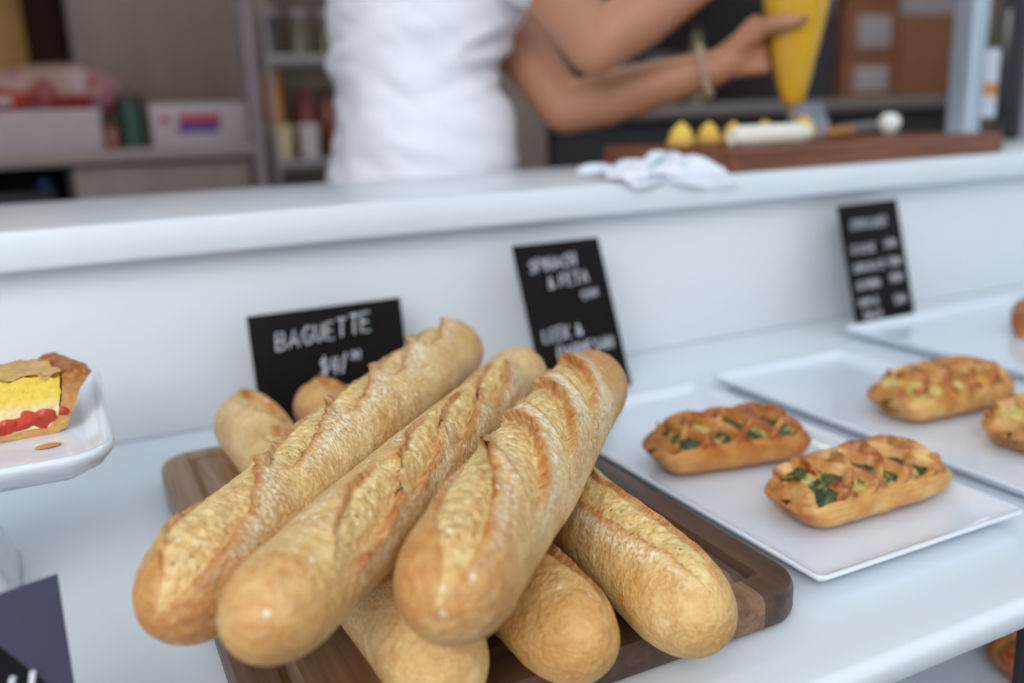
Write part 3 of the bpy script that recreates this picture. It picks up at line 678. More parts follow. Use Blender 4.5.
# choux buns with yellow cream
dol = [(.694, .925, 1.0), (.752, .945, .92), (.806, .962, .86), (.868, .972, .86), (.928, .962, 1.0)]
names = ['first from the elbow', 'second from the elbow', 'third from the elbow', 'fourth from the elbow', 'fifth, right under the nozzle']
proto = None
def dollop(k):
    m = MB(); prof = []
    for i in range(15):
        t = i/14; prof.append((max(.0152*k*(1-t**2.1)**.85*(1+.06*math.sin(t*22)), .0006), .022*k*t))
    return m.lathe(prof, n=24)
for (x, y, k), nm in zip(dol, names):
    r_ = thing('cream_puff', 'small pastry with a yellow cream peak, ' + nm, 'pastry', (x, y, WBZ), (0, 0, 0), 'piped yellow cream peaks on the brown board')
    b_ = MB().lathe([(.010, 0), (.0165, .002), (.018, .006), (.0165, .010), (.010, .012), (.001, .0122)], n=24).build('choux_base', M['choux'], r_)
    p_ = dollop(k).build('cream_peak', M['yellow_cream'], r_); p_.location = (0, 0, .0095)
rl = MB(); rl.tube([(-.062+.0155*i, .001*math.sin(i*1.7), .0125) for i in range(9)], [.009, .0122, .0125, .0122, .0125, .0123, .0125, .0121, .009], 20)
tag(rl.build('pastry_roll', M['white_log'], loc=(.783, .866, WBZ), rot=(0, 0, .04)), 'smooth white dough roll lying at the front edge of the brown board', 'dough roll')
ec = MB(); ec.tube([(-.03, 0, .006), (-.025, 0, .007), (0, 0, .008), (.025, 0, .007), (.03, 0, .006)], [.002, .006, .0075, .006, .002], 16)
tag(ec.build('choux_finger', M['dark_choux'], loc=(.99, .955, WBZ), rot=(0, 0, .05)), 'golden choux finger without cream on the brown board near the metal post', 'pastry')
eg = MB(); eg.lathe([(max(.0150*math.sin(PI*i/16)*(1-.12*math.cos(PI*i/16)), .0004), .0150*(1-math.cos(PI*i/16))) for i in range(17)], n=28)
tag(eg.build('egg', M['egg'], loc=(1.085, .955, WBZ)), 'white egg standing on the brown board near the metal post', 'egg')
kn = thing('palette_knife', 'broad grey steel scraper resting on the brown board behind the egg', 'kitchen tool', (1.02, 1.03, WBZ), (0, 0, .05))
m = MB(); m.box(-.04, .035, -.001, .001, 0, .055, .0008)
b = m.build('blade', M['steel'], kn, rot=(math.radians(-28), 0, 0))
m = MB(); m.tube([(.03, .0, .006), (.06, -.005, .008), (.105, -.012, .010), (.125, -.014, .010)], [.005, .008, .009, .006], 14); m.build('handle', M['cup'], kn)
# cloth
cl = MB(); nx, ny = 46, 40
rings = []
for j in range(ny+1):
    row = []
    for i in range(nx+1):
        u_, v_ = i/nx, j/ny
        x = .535 + .135*u_ + .012*math.sin(v_*7) ; s_ = v_*.155         # from the back of the ledge toward the front edge, then hanging over it
        bulge = .012*math.exp(-((u_-.75)/.18)**2) + .007*abs(math.sin(u_*9+v_*5))*(1-v_*.4) + .004*math.sin(u_*17-v_*11)
        lim_ = .12 + .012*math.sin(u_*6)
        if s_ < lim_: y = .915 - s_*.93; z = .2 + max(bulge, .0008)
        else: y = .804 - .003*math.sin(u_*14); z = .2 - (s_-lim_)*.45 + .004
        row.append((x, y, z + ZS))
    rings.append(row)
cl.loft(rings, False, False, closed=False)
clo = cl.build('tea_towel', M['cloth'], angle=80)
sm = clo.modifiers.new('thickness', 'SOLIDIFY'); sm.thickness = .002; sm.offset = 1
tag(clo, 'crumpled white cotton towel with teal print draped over the ledge front', 'towel')

# metal post and bottles at the end of the ledge
po = thing('metal_post', 'pale metal upright standing on the ledge beside the dark bottles', 'post', (1.325, 1.02, LZ))
MB().box(-.019, .019, -.018, .018, .004, .75, .003).build('post_profile', M['alu'], po)
MB().box(-.0185, -.004, -.0205, -.0182, .004, .75, .0015).build('front_strip', plain('light_strip', srgb(196, 208, 220), .4, .02, 20), po)
MB().box(-.026, .026, -.037, .037, 0, .004, .001).build('base_plate', M['steel'], po)
bo = thing('wine_bottle', 'tall black bottle with no label standing beyond the metal post', 'bottle', (1.487, 1.075, LZ))
MB().lathe([(.030, 0), (.036, .003), (.037, .01), (.037, .20), (.033, .225), (.018, .255), (.0145, .27), (.0145, .325), (.0165, .327), (.0165, .338), (.014, .34)], n=32).build('glass_body', M['bottle'], bo)
MB().lathe([(.0155, .29), (.0168, .291), (.0168, .3405), (.012, .342)], n=24).build('capsule', M['dark'], bo)
bo = thing('sauce_bottle', 'small dark bottle with white and orange label, between metal post and black bottle', 'bottle', (1.413, 1.055, LZ))
MB().lathe([(.018, 0), (.021, .003), (.0215, .01), (.0215, .135), (.0215, .24), (.017, .26), (.012, .275)], n=32).build('glass_body', M['amber'], bo)
MB().lathe([(.0217, .040), (.0219, .041), (.0219, .148), (.0217, .149)], n=32, cap=False).build('label', M['paper'], bo)
MB().lathe([(.0221, .075), (.0222, .076), (.0222, .095), (.0221, .096)], n=32, cap=False).build('label_print', M['orange'], bo)
MB().lathe([(.0135, .272), (.0138, .273), (.0138, .295), (.012, .297)], n=24).build('cap', M['dark'], bo)
bo = thing('carton', 'white drinks carton at the photo edge past the black bottle', 'carton', (1.605, 1.085, LZ))
MB().box(-.035, .035, -.035, .035, 0, .16, .003).build('carton_body', M['paper'], bo)
MB().loft([[(-.035, -.034, .16), (.035, -.034, .16), (.035, .034, .16), (-.035, .034, .16)], [(-.035, -.001, .195), (.035, -.001, .195), (.035, .001, .195), (-.035, .001, .195)], [(-.035, -.001, .21), (.035, -.001, .21), (.035, .001, .21), (-.035, .001, .21)]]).build('gable_top', M['paper'], bo, smooth=False)
MB().lathe([(.009, 0), (.009, .012), (.007, .0135)], n=18).build('cap', M['tin_green'], bo, loc=(0, -.02, .172), rot=(.8, 0, 0))

# ------------------------------------------------------------------ kitchen behind: left worktop
WT = ZS+.222
def bx(mb, *a): return mb.box(*a)
bc = thing('kitchen_cabinet', 'taupe base cabinet with open dark niche under a long worktop', 'cabinet', (0, 2.9, 0))
def bpart(name, mb, m, root, label=None):
    o = mb.build(name, m, root); o.location = (-root.location.x, -root.location.y, -root.location.z)
    if label: o['label'] = label
    return o
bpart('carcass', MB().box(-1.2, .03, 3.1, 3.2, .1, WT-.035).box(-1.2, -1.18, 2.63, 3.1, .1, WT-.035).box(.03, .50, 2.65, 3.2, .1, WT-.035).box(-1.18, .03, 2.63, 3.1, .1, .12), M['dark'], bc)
bpart('door', MB().box(.045, .492, 2.63, 2.648, .12, WT-.042), M['taupe'], bc)
bpart('plinth', MB().box(-1.2, .5, 2.7, 3.2, 0, .1), M['dark'], bc)
tag(MB().box(-1.25, .5015, 2.6, 3.22, WT-.035, WT, .004).build('worktop', M['taupe_top']), 'pale taupe worktop carrying boxes and sack behind the counter', 'worktop')
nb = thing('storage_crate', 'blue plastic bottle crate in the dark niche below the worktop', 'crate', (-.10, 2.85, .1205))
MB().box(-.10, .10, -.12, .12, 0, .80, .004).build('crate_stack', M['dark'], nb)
MB().lathe([(.018, 0), (.02, .002), (.02, .03), (.012, .032)], n=20).build('lid', M['blue'], nb, loc=(.075, -.05, .80))
wp = thing('wall_cabinet', 'tall plain taupe cupboard door behind the worktop', 'cupboard', (.3, 3.25, 0))
bpart('carcass', MB().box(.10, .74, 3.22, 3.38, WT, 2.2), M['taupe'], wp)
bpart('door', MB().box(.105, .735, 3.195, 3.218, WT+.005, 2.19), M['taupe'], wp)
dw = thing('doorway_panel', 'ochre door in a dark brown frame at the far corner', 'door', (-.2, 3.3, 0))
bpart('door_leaf', MB().box(-.75, -.02, 3.30, 3.34, 0, 2.1), M['ochre'], dw)
bpart('door_frame', MB().box(-.02, .098, 3.24, 3.38, 0, 2.15).box(-.82, -.75, 3.24, 3.38, 0, 2.15).box(-.75, -.02, 3.24, 3.38, 2.1, 2.15), M['brown_dark'], dw)
pp = tag(MB().box(.503, .536, 2.60, 2.66, 0, 2.2, .002).build('partition_panel', M['greige']), 'narrow upright lilac-grey post between worktop and jar rack', 'panel')
# sack, boxes, tin, jar
def pillow(sx, sy_, sz, seed, n=26):
    m = MB(); rings = []
    for i in range(n+1):
        t = i/n; x = (t-.5)*2; k = (1-abs(x)**3)**.5*.9+.1 if abs(x) < 1 else .1
        rings.append([(x*sx/2, math.copysign(abs(math.cos(a))**.7, math.cos(a))*sy_/2*k, sz/2 + math.copysign(abs(math.sin(a))**.7, math.sin(a))*sz/2*k*(1+.1*math.sin(x*4+seed+a*2))) for a in [2*PI*j/28 for j in range(28)]])
    return m.loft(rings)
crt = thing('carton', 'low white carton in front of the printed sack on the worktop', 'box', (.0, 2.71, WT))
MB().box(-.16, .128, -.06, .08, 0, .105, .003).build('carton_body', M['carton_white'], crt)
MB().box(-.16, .128, -.0615, -.0602, .075, .0765, .0002).build('lid_seam', M['greige'], crt)
tag(pillow(.52, .2, .155, 2).build('flour_sack', M['sack'], loc=(-.04, 2.94, WT+.0775)), 'slumped pink sack with red print lying behind the white carton', 'sack')
sb = thing('carton', 'plain brown box carrying the slumped pink sack', 'box', (-.04, 2.94, WT)); MB().box(-.2, .2, -.09, .09, 0, .074, .002).build('carton_body', M['kraft'], sb); MB().box(-.2, .2, -.02, .02, .074, .0748, .0002).build('tape', M['carton_white'], sb)
rp = thing('packet', 'red foil packet on top of the white carton', 'packet', (-.10, 2.72, WT+.105))
pillow(.14, .08, .055, 5).build('pouch', M['red_pack'], rp); MB().box(-.03, .03, -.0405, -.0395, .015, .035, .0003).build('label', M['carton_white'], rp)
j = thing('jar', 'small brown jar standing between the carton and the green tin', 'jar', (.150, 2.66, WT))
MB().lathe([(.012, 0), (.018, .002), (.0185, .05), (.013, .058), (.013, .062)], n=22).build('jar_body', M['jar_brown'], j); MB().lathe([(.0145, .062), (.0145, .074), (.012, .075)], n=22).build('lid', M['dark'], j)
j = thing('tin', 'dark green tin beside the white box with red and blue print', 'tin', (.205, 2.68, WT))
MB().lathe([(.030, 0), (.033, .002), (.033, .118), (.030, .12)], n=28).build('tin_body', M['tin_green'], j); MB().lathe([(.0335, .12), (.0335, .134), (.030, .136)], n=28).build('lid', M['jar_dark'], j)
j = thing('carton', 'white box with red and blue print standing by the grey side panel', 'box', (.375, 2.70, WT))
MB().box(-.125, .128, -.05, .06, 0, .112, .002).build('carton_body', M['carton_white'], j)
MB().box(-.055, .055, -.0525, -.0502, .055, .085, .0004).build('red_print', M['red_print'], j); MB().box(-.06, .05, -.0522, -.0502, .035, .0545, .0004).build('blue_print', M['blue_print'], j)
MB().lathe([(.012, 0), (.012, .002), (.01, .0022)], n=18).build('red_emblem', M['red_print'], j, loc=(-.09, -.0502, .07), rot=(PI/2, 0, 0))

# jar rack
rk = thing('wire_rack', 'tall grey metal rack filled with jars behind the white shirt', 'rack', (.9, 2.75, 0))
RX0, RX1, RY0, RY1 = .545, 1.24, 2.55, 2.95
shz = [.35, .68, ZS+.175, ZS+.452, ZS+.74]
for z in shz:
    m = MB().box(RX0, RX1, RY0, RY0+.012, z-.03, z, .002).box(RX0, RX1, RY1-.012, RY1, z-.03, z, .002)
    for i in range(24): 
        x = RX0 + (RX1-RX0)*(i+.5)/24; m.tube([(x, RY0+.004, z-.004), (x, RY1-.004, z-.004)], .003, 6)
    bpart('rack_shelf', m, M['wire'], rk)
for x in (RX0+.008, RX1-.008):
    for y in (RY0+.006, RY1-.006): bpart('post', MB().tube([(x, y, 0), (x, y, 1.9)], .009, 10), M['wire'], rk)
rr_ = random.Random(4)
def jar(label, x, y, z, r, h, mat, group, lidm=M['dark']):
    o = thing('jar', label, 'jar', (x, y, z), group=group)
    MB().lathe([(r*.9, 0), (r, .003), (r, h*.74), (r*.78, h*.84), (r*.78, h*.86)], n=20).build('jar_body', mat, o)
    MB().lathe([(r*.82, h*.86), (r*.82, h*.99), (r*.75, h)], n=20).build('lid', lidm, o)
    return o
GA = 'jars on the middle rack shelf'; GB = 'jars on the upper rack shelf'; GC = 'jars on the lower rack shelf'
zA = shz[2]
jar('tall orange jar at the panel end of the middle rack shelf', .578, 2.66, zA+.0925, .028, .150, M['jar_orange'], GA, M['jar_orange'])
j = thing('tub', 'cream tub under the tall orange jar on the middle rack shelf', 'tub', (.592, 2.62, zA)); MB().lathe([(.03, 0), (.033, .07), (.035, .072), (.034, .09)], n=22).build('tub_body', M['jar_cream'], j); MB().lathe([(.036, .078), (.036, .0905), (.03, .0915)], n=22).build('lid', M['jar_cream'], j)
j.location.y = 2.66
order = ['nearest the grey side panel', 'second from the grey side panel', 'third from the grey side panel', 'fourth from the grey side panel', 'fifth from the grey side panel']
for i, (mt, wd) in enumerate((('jar_dark', 'dark'), ('jar_red', 'red'), ('jar_red', 'red'), ('jar_brown', 'brown'))):
    jar('tall %s jar behind on the middle rack shelf, %s' % (wd, order[i]), .640 + i*.073, 2.84, zA, .031, .19+.02*rr_.random(), M[mt], GA, M['jar_red' if i % 2 else 'jar_dark'])
j = thing('tub', 'white tub at the front of the middle rack shelf', 'tub', (.668, 2.64, zA)); MB().lathe([(.026, 0), (.030, .075), (.031, .078)], n=22).build('tub_body', M['jar_white'], j); MB().lathe([(.032, .078), (.032, .092), (.029, .0925)], n=22).build('lid', M['jar_white'], j)
for i in range(3):
    jar('short red jar on the middle rack shelf, %s past the white tub' % ('first', 'second', 'third')[i], .755 + .078*i, 2.65, zA, .03, .10+.03*rr_.random(), M['jar_red' if i % 2 else 'jar_brown'], GA, M['jar_red'])
for i in range(5):
    x = .60 + .08*i
    jar('olive jar on the upper rack shelf, ' + order[i], x, 2.70, shz[3], .034, .13, M['jar_olive' if i % 3 else 'jar_dark'], GB, M['greige'])
    jar('dark jar on the lower rack shelf, ' + order[i], x, 2.70, shz[1], .034, .2, M['jar_dark'], GC, M['label'])
# grey cupboard beyond the shirt and dark cupboards
cg = thing('kitchen_cupboard', 'grey-taupe cupboard seen between the shirt and the forearms', 'cupboard', (1.3, 2.9, 0))
bpart('carcass', MB().box(1.252, 1.43, 2.62, 3.38, 0, 2.1), M['taupe'], cg)
bpart('door', MB().box(1.256, 1.426, 2.60, 2.618, .08, 2.08), M['taupe'], cg)
bk = thing('steel_bench', 'long dark bench with a grey steel top under the cardboard boxes', 'workbench', (2.4, 2.9, 0))
ST_ = ZS+.285
bpart('bench_top', MB().box(1.45, 4.2, 2.58, 3.36, ST_-.045, ST_, .004), M['bench'], bk)
bpart('bench_body', MB().box(1.47, 4.18, 2.64, 3.34, .1, ST_-.046), M['dark'], bk)
bpart('plinth', MB().box(1.47, 4.18, 2.7, 3.34, 0, .1), M['dark'], bk)
bs = tag(MB().box(1.45, 4.2, 3.362, 3.398, 0, 2.3, .001).build('splashback', M['darkwall']), 'charcoal splashback panel behind the steel bench', 'panel')
def cardboard(label, x0, x1, y0, y1, z, h, lab, tape=None):
    o = thing('cardboard_box', label, 'box', ((x0+x1)/2, (y0+y1)/2, z), group='cardboard boxes on the steel bench')
    w_, d_ = x1-x0, y1-y0
    MB().box(-w_/2, w_/2, -d_/2, d_/2, 0, h, .003).build('box_body', M['kraft'], o)
    if lab: MB().box(lab[0], lab[1], -d_/2-.0015, -d_/2-.0002, lab[2], lab[3], .0003).build('label', M['label'], o)
    if tape: MB().box(-.035, .035, -d_/2-.0016, -d_/2-.0002, h*.25, h, .0003).build('sticker', M['yellow_tape'], o)
    return o
cardboard('brown cardboard box with grey label, bottom of the labelled stack', 2.72, 3.0, 2.62, 2.9, ST_, .135, (-.085, .085, .02, .115))
cardboard('brown cardboard box with grey label, middle of the labelled stack', 2.72, 3.0, 2.62, 2.9, ST_+.135, .195, (-.08, .09, .05, .165))
cardboard('brown cardboard box with yellow sticker, top of the labelled stack', 2.73, 3.0, 2.63, 2.9, ST_+.33, .22, None, True)
cardboard('plain brown cardboard box next to the labelled stack', 3.01, 3.42, 2.62, 2.9, ST_, .31, None)
go = thing('storage_bin', 'pale grey bin on the plain cardboard box', 'bin', (3.2, 2.76, ST_+.31)); MB().rr(.34, .24, [(.02, 0), (.016, .004), (.002, .2), (0, .205)], .02, 5).build('bin_body', M['label'], go); MB().rr(.35, .25, [(0, .205), (0, .225), (.006, .228)], .022, 5).build('lid', M['greige'], go)
fr = thing('dark_cabinet', 'dark grey upright cabinet behind the piping bag', 'cabinet', (2.5, 2.85, ST_)); MB().box(-.12, .19, -.2, .2, 0, .75, .004).build('carcass', M['darkwall'], fr); MB().box(-.115, .185, -.215, -.201, .008, .742, .003).build('door', M['darkwall'], fr); MB().box(.15, .16, -.228, -.2152, .3, .42, .002).build('handle', M['steel'], fr)
mx = thing('stand_mixer', 'dark blue kitchen mixer on the steel bench behind the forearms', 'mixer', (1.95, 2.85, ST_))
MB().rr(.30, .2, [(.006, 0), (0, .006), (0, .03), (.012, .045)], .05, 6).build('base', M['slate_blue'], mx)
MB().rr(.10, .13, [(0, .04), (.004, .2), (.006, .26)], .03, 6, c=(-.09, 0)).build('column', M['slate_blue'], mx)
MB().tube([(-.15, 0, .30), (-.13, 0, .30), (-.05, 0, .305), (.08, 0, .30), (.15, 0, .295), (.165, 0, .295)], [.03, .06, .068, .064, .05, .02], 22).build('motor_head', M['slate_blue'], mx)
MB().lathe([(.04, .047), (.06, .05), (.085, .10), (.092, .175), (.094, .178), (.090, .178), (.08, .10), (.04, .06)], (.075, 0, 0), 30).build('bowl', M['steel'], mx)
gb = thing('oil_bottle', 'yellow-green bottle between the forearms on the steel bench', 'bottle', (2.075, 2.68, ST_))
MB().lathe([(.03, 0), (.034, .004), (.034, .16), (.02, .2), (.015, .24)], n=24).build('glass_body', M['green_glass'], gb); MB().lathe([(.017, .24), (.017, .27), (.014, .272)], n=20).build('cap', M['dark'], gb)

# ------------------------------------------------------------------ person
def fused(name, mb, mat, parent, voxel, smooth=6, disp=None, factor=.5):
    """weld overlapping volumes into one continuous skin"""
    me = mb.mesh(name, False); o = bpy.data.objects.new('weld', me); C.objects.link(o)
    r = o.modifiers.new('r', 'REMESH'); r.mode = 'VOXEL'; r.voxel_size = voxel
    s = o.modifiers.new('s', 'SMOOTH'); s.iterations = smooth; s.factor = factor
    dg = bpy.context.evaluated_depsgraph_get(); dg.update()
    m2 = bpy.data.meshes.new_from_object(o.evaluated_get(dg)); m2.name = name
    bpy.data.objects.remove(o); bpy.data.meshes.remove(me)
    if disp is not None:
        n = len(m2.vertices); co = np.zeros(n*3, np.float32); m2.vertices.foreach_get('co', co); nr = np.zeros(n*3, np.float32); m2.vertices.foreach_get('normal', nr)
        co = co.reshape(-1, 3); nr = nr.reshape(-1, 3); co = co + nr*disp(co)[:, None]; m2.vertices.foreach_set('co', co.astype(np.float32).ravel()); m2.update()
    m2.materials.clear()
    m2.polygons.foreach_set('use_smooth', [True]*len(m2.polygons))
    return link(name, m2, mat, parent)

pr = thing('person', 'person in a white t-shirt bending over the ledge, squeezing a yellow piping bag', 'person', (.49, 1.28, 0))
PX, PY = .49, 1.28
def P3(x, y, z): return (x-PX, y-PY, z+ZS)        # scene point (height above the shelf) -> person's own space
F_ = Vector((.97, -.22, 0)); R_ = Vector((-.22, -.97, 0))
b = MB()
# trunk, neck
b.capsule(P3(.485, 1.29, .10), P3(.49, 1.29, .30), .105, .095); b.capsule(P3(.49, 1.275, .30), P3(.50, 1.265, .46), .095, .105)
b.capsule(P3(.52, 1.16, .555), P3(.565, 1.36, .555), .055, .055); b.capsule(P3(.535, 1.26, .56), P3(.572, 1.246, .66), .054, .05)
# head
hc = Vector(P3(.600, 1.238, .748)); hd = (F_*.9 + R_*.15 + Vector((0, 0, -.42))).normalized(); hs = hd.cross(Vector((0, 0, 1))).normalized(); hu = hs.cross(hd).normalized()
H = lambda f, s, u: hc + hd*f + hs*s + hu*u
b.capsule(H(-.03, 0, .03), H(.015, 0, .03), .083, .078); b.capsule(H(.03, 0, -.02), H(.045, 0, -.075), .062, .035)
b.capsule(H(.084, 0, .012), H(.096, 0, -.022), .0075, .0105); b.capsule(H(-.02, 0, -.06), H(-.04, 0, -.12), .052, .05)
for sgn in (1, -1):
    b.ball(H(-.005, .082*sgn, -.005), (.016, .012, .028)); b.capsule(H(.068, .05*sgn, .025), H(.078, .018*sgn, .028), .010, .010); b.ball(H(.055, .042*sgn, -.025), .026)
# legs
for sgn in (1, -1):
    hip = Vector(P3(.485, 1.305, .10)) + R_*.078*sgn; kn_ = hip + Vector((.01, 0, -.42)); an = Vector((hip.x, hip.y, .09)) + F_*-.02
    b.capsule(hip, kn_, .082, .055); b.capsule(kn_, an, .052, .036); b.capsule(an + Vector((0, 0, -.035)), an + F_*.15 + Vector((0, 0, -.055)), .036, .028)
# right arm (near the viewer) and left arm
bagx, bagy = .928, .985
def br(z):                                          # radius of the piping bag at a height above the shelf
    return float(np.interp(z, [.270, .273, .277, .30, .35, .40, .45, .475, .495, .51, .54], [.010, .0135, .016, .0225, .0335, .043, .049, .047, .03, .024, .034]))
shR, elR, wrR = Vector(P3(.555, 1.115, .53)), Vector(P3(.652, 1.055, .352)), Vector(P3(.862, 1.005, .478))
shL, elL, wrL = Vector(P3(.60, 1.39, .53)), Vector(P3(.682, 1.185, .275)), Vector(P3(.838, 1.045, .322))
def arm(sh_, el, wr, k=1):
    mid = sh_.lerp(el, .5); b.capsule(sh_, mid, .050*k, .047*k, 20); b.capsule(mid, el, .047*k, .037*k, 20)
    m2 = el.lerp(wr, .28); b.capsule(el, m2, .037*k, .041*k, 20); b.capsule(m2, wr, .041*k, .026*k, 20)
arm(shR, elR, wrR); arm(shL, elL, wrL, .98)
def hand(wr, z0, dz, a_palm, a_end, thumb, zt, grip=None):
    rad = lambda z: (br(z) if grip is None else grip)
    def pt(a, z, off): r_ = rad(z)+off; return Vector(P3(bagx + r_*math.cos(a), bagy + r_*math.sin(a), z))
    lens = [.92, 1.0, .95, .78]; knuck = []
    for i in range(4):
        z = z0 - dz*i; k0 = pt(a_palm, z, .013); knuck.append(k0)
        n = 6; pts = [pt(a_palm + (a_end-a_palm)*lens[i]*j/n, z - .003*j/n, .0112 - .001*j/n) for j in range(n+1)]
        pts[0] = k0; rs = [.0105, .0098, .0095, .009, .0088, .0082, .0074]
        for j in range(n): b.capsule(pts[j], pts[j+1], rs[j]*(.86 if i == 3 else 1), rs[j+1]*(.86 if i == 3 else 1), 12, 4)
        b.capsule(wr.lerp(k0, .25), k0, .0145, .0115, 12, 4)
    b.capsule(wr, wr.lerp(knuck[1].lerp(knuck[2], .5), .75), .024, .017, 16)
    base = wr.lerp(knuck[0], .35); n = 4
    pts = [base] + [pt(thumb[0] + (thumb[1]-thumb[0])*j/(n-1), zt + .004*j/(n-1), .0125) for j in range(n)]
    rs = [.0165, .0135, .0118, .0108, .0085]
    for j in range(n): b.capsule(pts[j], pts[j+1], rs[j], rs[j+1], 12, 4)
    return pts[-1], pts[-2]
tipL, tipL2 = hand(wrL, .380, .0195, math.radians(142), math.radians(28), (math.radians(178), math.radians(232)), .372)
hand(wrR, .500, .0185, math.radians(150), math.radians(30), (math.radians(190), math.radians(265)), .500)
body = fused('body', b, M['skin'], pr, .0042, 7)
# thumb nail
tn = MB(); tn.ball((0, 0, 0), (.0055, .0016, .0045), 14, 8)
nl = tn.build('thumb_nail', M['lips'], body); nl.location = tipL + Vector((.002, -.0085, .001))
# shirt
secs = [(.02, .330, .640, .150), (.10, .334, .638, .160), (.17, .336, .634, .158), (.195, .346, .632, .154), (.225, .358, .632, .150), (.26, .364, .632, .146), (.285, .367, .626, .142), (.31, .368, .604, .138),
        (.337, .368, .602, .138), (.36, .368, .626, .142), (.39, .368, .638, .148), (.43, .370, .640, .152), (.48, .378, .638, .158), (.53, .395, .635, .165), (.565, .43, .625, .150), (.59, .47, .605, .09)]
m = MB(); rings = []
for z, xl, xr, ry in secs:
    rx = (xr-xl)/2*.935; xc = (xl+xr)/2
    rings.append([P3(xc + rx*math.copysign(abs(math.cos(a))**.85, math.cos(a)), 1.287 + min(ry, .148)*math.copysign(abs(math.sin(a))**.85, math.sin(a)), z) for a in [2*PI*j/48 for j in range(48)]])
m.loft(rings)
for s_, e_ in ((shR, elR), (shL, elL)):
    m.capsule(s_ + (s_-e_)*.05, s_.lerp(e_, .36), .064, .060, 22)
m.capsule(P3(.515, 1.15, .548), P3(.562, 1.375, .548), .070, .070); m.ball(P3(.556, 1.215, .425), (.075, .07, .065)); m.ball(P3(.565, 1.33, .425), (.075, .075, .065))
def folds(co):
    q = co + np.array([PX, PY, -ZS])
    w1 = vnoise(np.stack([q[:, 0]*9+q[:, 2]*10, q[:, 1]*9, q[:, 2]*34], 1), 3); w2 = vnoise(np.stack([q[:, 0]*24, q[:, 1]*24, q[:, 2]*60 + q[:, 0]*40], 1), 8)
    g = np.exp(-((q[:, 2]-.345)/.06)**2)
    return .0060*w1 + .0026*w2 + g*(.014*(.5-np.abs(vnoise(np.stack([q[:, 0]*7, q[:, 1]*6, q[:, 2]*30 - q[:, 0]*9], 1), 21)))*2*.6)
fused('t_shirt', m, M['shirt'], pr, .0062, 5, folds)
# trousers, shoes, hair, face
m = MB(); m.capsule(P3(.485, 1.245, .08), P3(.485, 1.345, .08), .102, .102); m.capsule(P3(.485, 1.255, .0), P3(.485, 1.355, .0), .110, .110)
for sgn in (1, -1):
    hip = Vector(P3(.485, 1.305, .05)) + R_*.078*sgn; m.capsule(hip, hip + Vector((.01, 0, -.40)), .090, .070); m.capsule(hip + Vector((.01, 0, -.40)), Vector((hip.x-.02, hip.y, .12)), .072, .058)
fused('trousers', m, M['trousers'], pr, .009, 4)
for sgn in (1, -1):
    hip = Vector(P3(.485, 1.305, .10)) + R_*.078*sgn; an = Vector((hip.x, hip.y, .0)) + F_*-.02
    m = MB(); m.capsule(an + Vector((0, 0, .046)), an + F_*.16 + Vector((0, 0, .042)), .045, .040); m.box(an.x-.06, an.x+.20, an.y-.08, an.y+.03, .001, .012, .004)
    fused('shoe', m, M['dark'], pr, .006, 3)
m = MB(); m.capsule(H(-.045, 0, .045), H(.0, 0, .06), .090, .078); m.capsule(H(-.10, 0, .03), H(-.135, 0, .02), .045, .048); m.capsule(H(-.05, .05, 0), H(-.05, -.05, 0), .058, .058)
hr = fused('hair', m, M['hair'], pr, .006, 3, lambda co: .003*vnoise(co*np.array([140, 140, 30]), 4))
for sgn in (1, -1):
    ew = MB().ball((0, 0, 0), .0125).build('eye', M['eye_white'], pr); ew.location = H(.064, .033*sgn, .010)
    ir = MB().ball((0, 0, 0), .0062).build('iris', M['iris'], ew); ir.location = hd*.0088
lp = MB().capsule((0, -.018, 0), (0, .018, 0), .005, .005).build('lips', M['lips'], pr); lp.location = H(.080, 0, -.055); lp.rotation_euler = (0, 0, math.atan2(hd.y, hd.x))
bd = thing('bracelet', 'pale beaded bracelet on the far wrist of the person', 'bracelet', P3(.838+PX, 1.045+PY, .322))
axw = (wrL-elL).normalized(); aw = Vector((0, 0, 1)); aw = (aw-axw*aw.dot(axw)).normalized(); bw_ = axw.cross(aw)
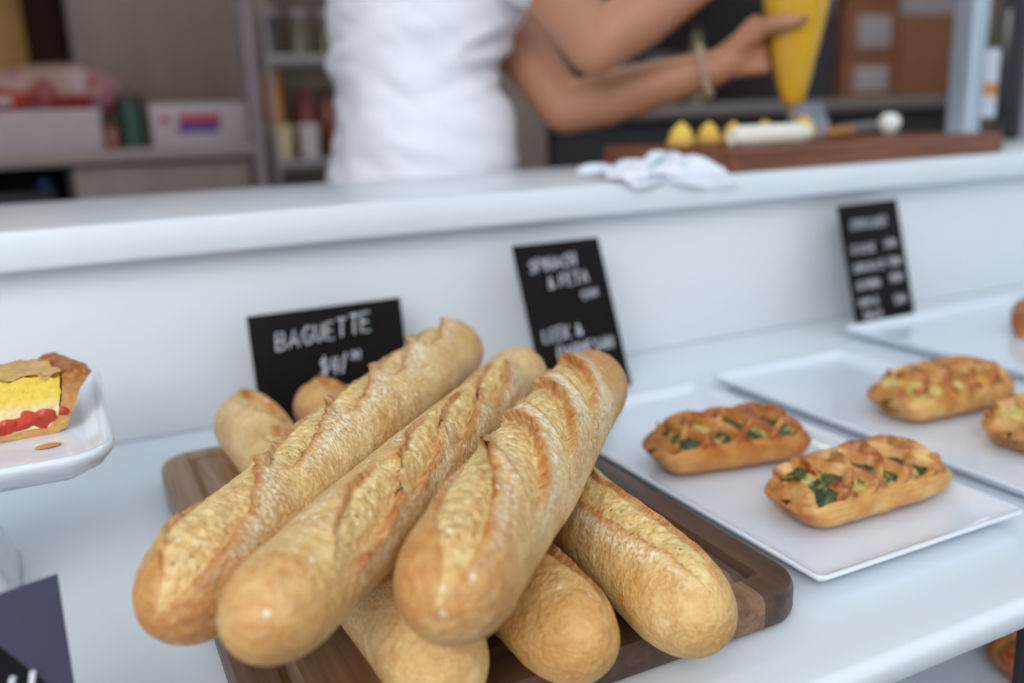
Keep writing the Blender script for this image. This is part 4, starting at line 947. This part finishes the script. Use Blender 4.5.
for i in range(18):
    a = 2*PI*i/18; p_ = (aw*math.cos(a) + bw_*math.sin(a))*.0325 - axw*.012
    k_ = MB().ball((0, 0, 0), .0058, 10, 6).build('bead', M['bead'], bd); k_.location = p_
# piping bag
pb = thing('piping_bag', 'yellow-filled piping bag held upright over the cream peaks', 'piping bag', (bagx, bagy, ZS))
zz = [.270, .273, .277, .285, .30, .325, .35, .375, .40, .425, .45, .465, .475, .485, .495, .505, .52, .54, .56]
MB().loft([[((br(z)*(1+.015*math.sin(3*a+z*60)))*math.cos(a), (br(z)*(1+.015*math.sin(3*a+z*60)))*math.sin(a), z) for a in [2*PI*j/40 for j in range(40)]] for z in zz]).build('filled_bag', M['bag'], pb)
MB().lathe([(.0045, .247), (.006, .25), (.0075, .265), (.0095, .271), (.0085, .272)], n=20).build('nozzle', M['nozzle'], pb)

# ------------------------------------------------------------------ light
world = bpy.data.worlds.new('daylight'); bpy.context.scene.world = world; world.use_nodes = True
bg = world.node_tree.nodes['Background']; bg.inputs[0].default_value = (.80, .90, 1.0, 1); bg.inputs[1].default_value = .95
def area(name, loc, target, size, power, col, sy_=None):
    l = bpy.data.lights.new(name, 'AREA'); l.energy = power; l.color = col; l.shape = 'RECTANGLE'; l.size = size; l.size_y = sy_ or size
    o = bpy.data.objects.new(name, l); C.objects.link(o); o.location = loc
    d = Vector(target)-Vector(loc); o.rotation_euler = d.to_track_quat('-Z', 'Y').to_euler(); return o
area('street_daylight', (-1.3, -1.3, 2.3), (.4, .8, .9), 1.8, 42, (1, .97, .94), 1.3)
area('kitchen_fill', (1.2, 2.2, 2.65), (1.2, 2.2, 0), .9, 9, (1, .86, .72), .3)  # unseen warm fill, added because little daylight reaches the kitchen

sc = bpy.context.scene
sc.view_settings.view_transform = 'Standard'; sc.view_settings.look = 'None'; sc.view_settings.gamma = 1; sc.view_settings.use_curve_mapping = False
sc.view_settings.exposure = 0
try:
    sc.cycles.use_denoising = True; sc.cycles.max_bounces = 8
except Exception: pass
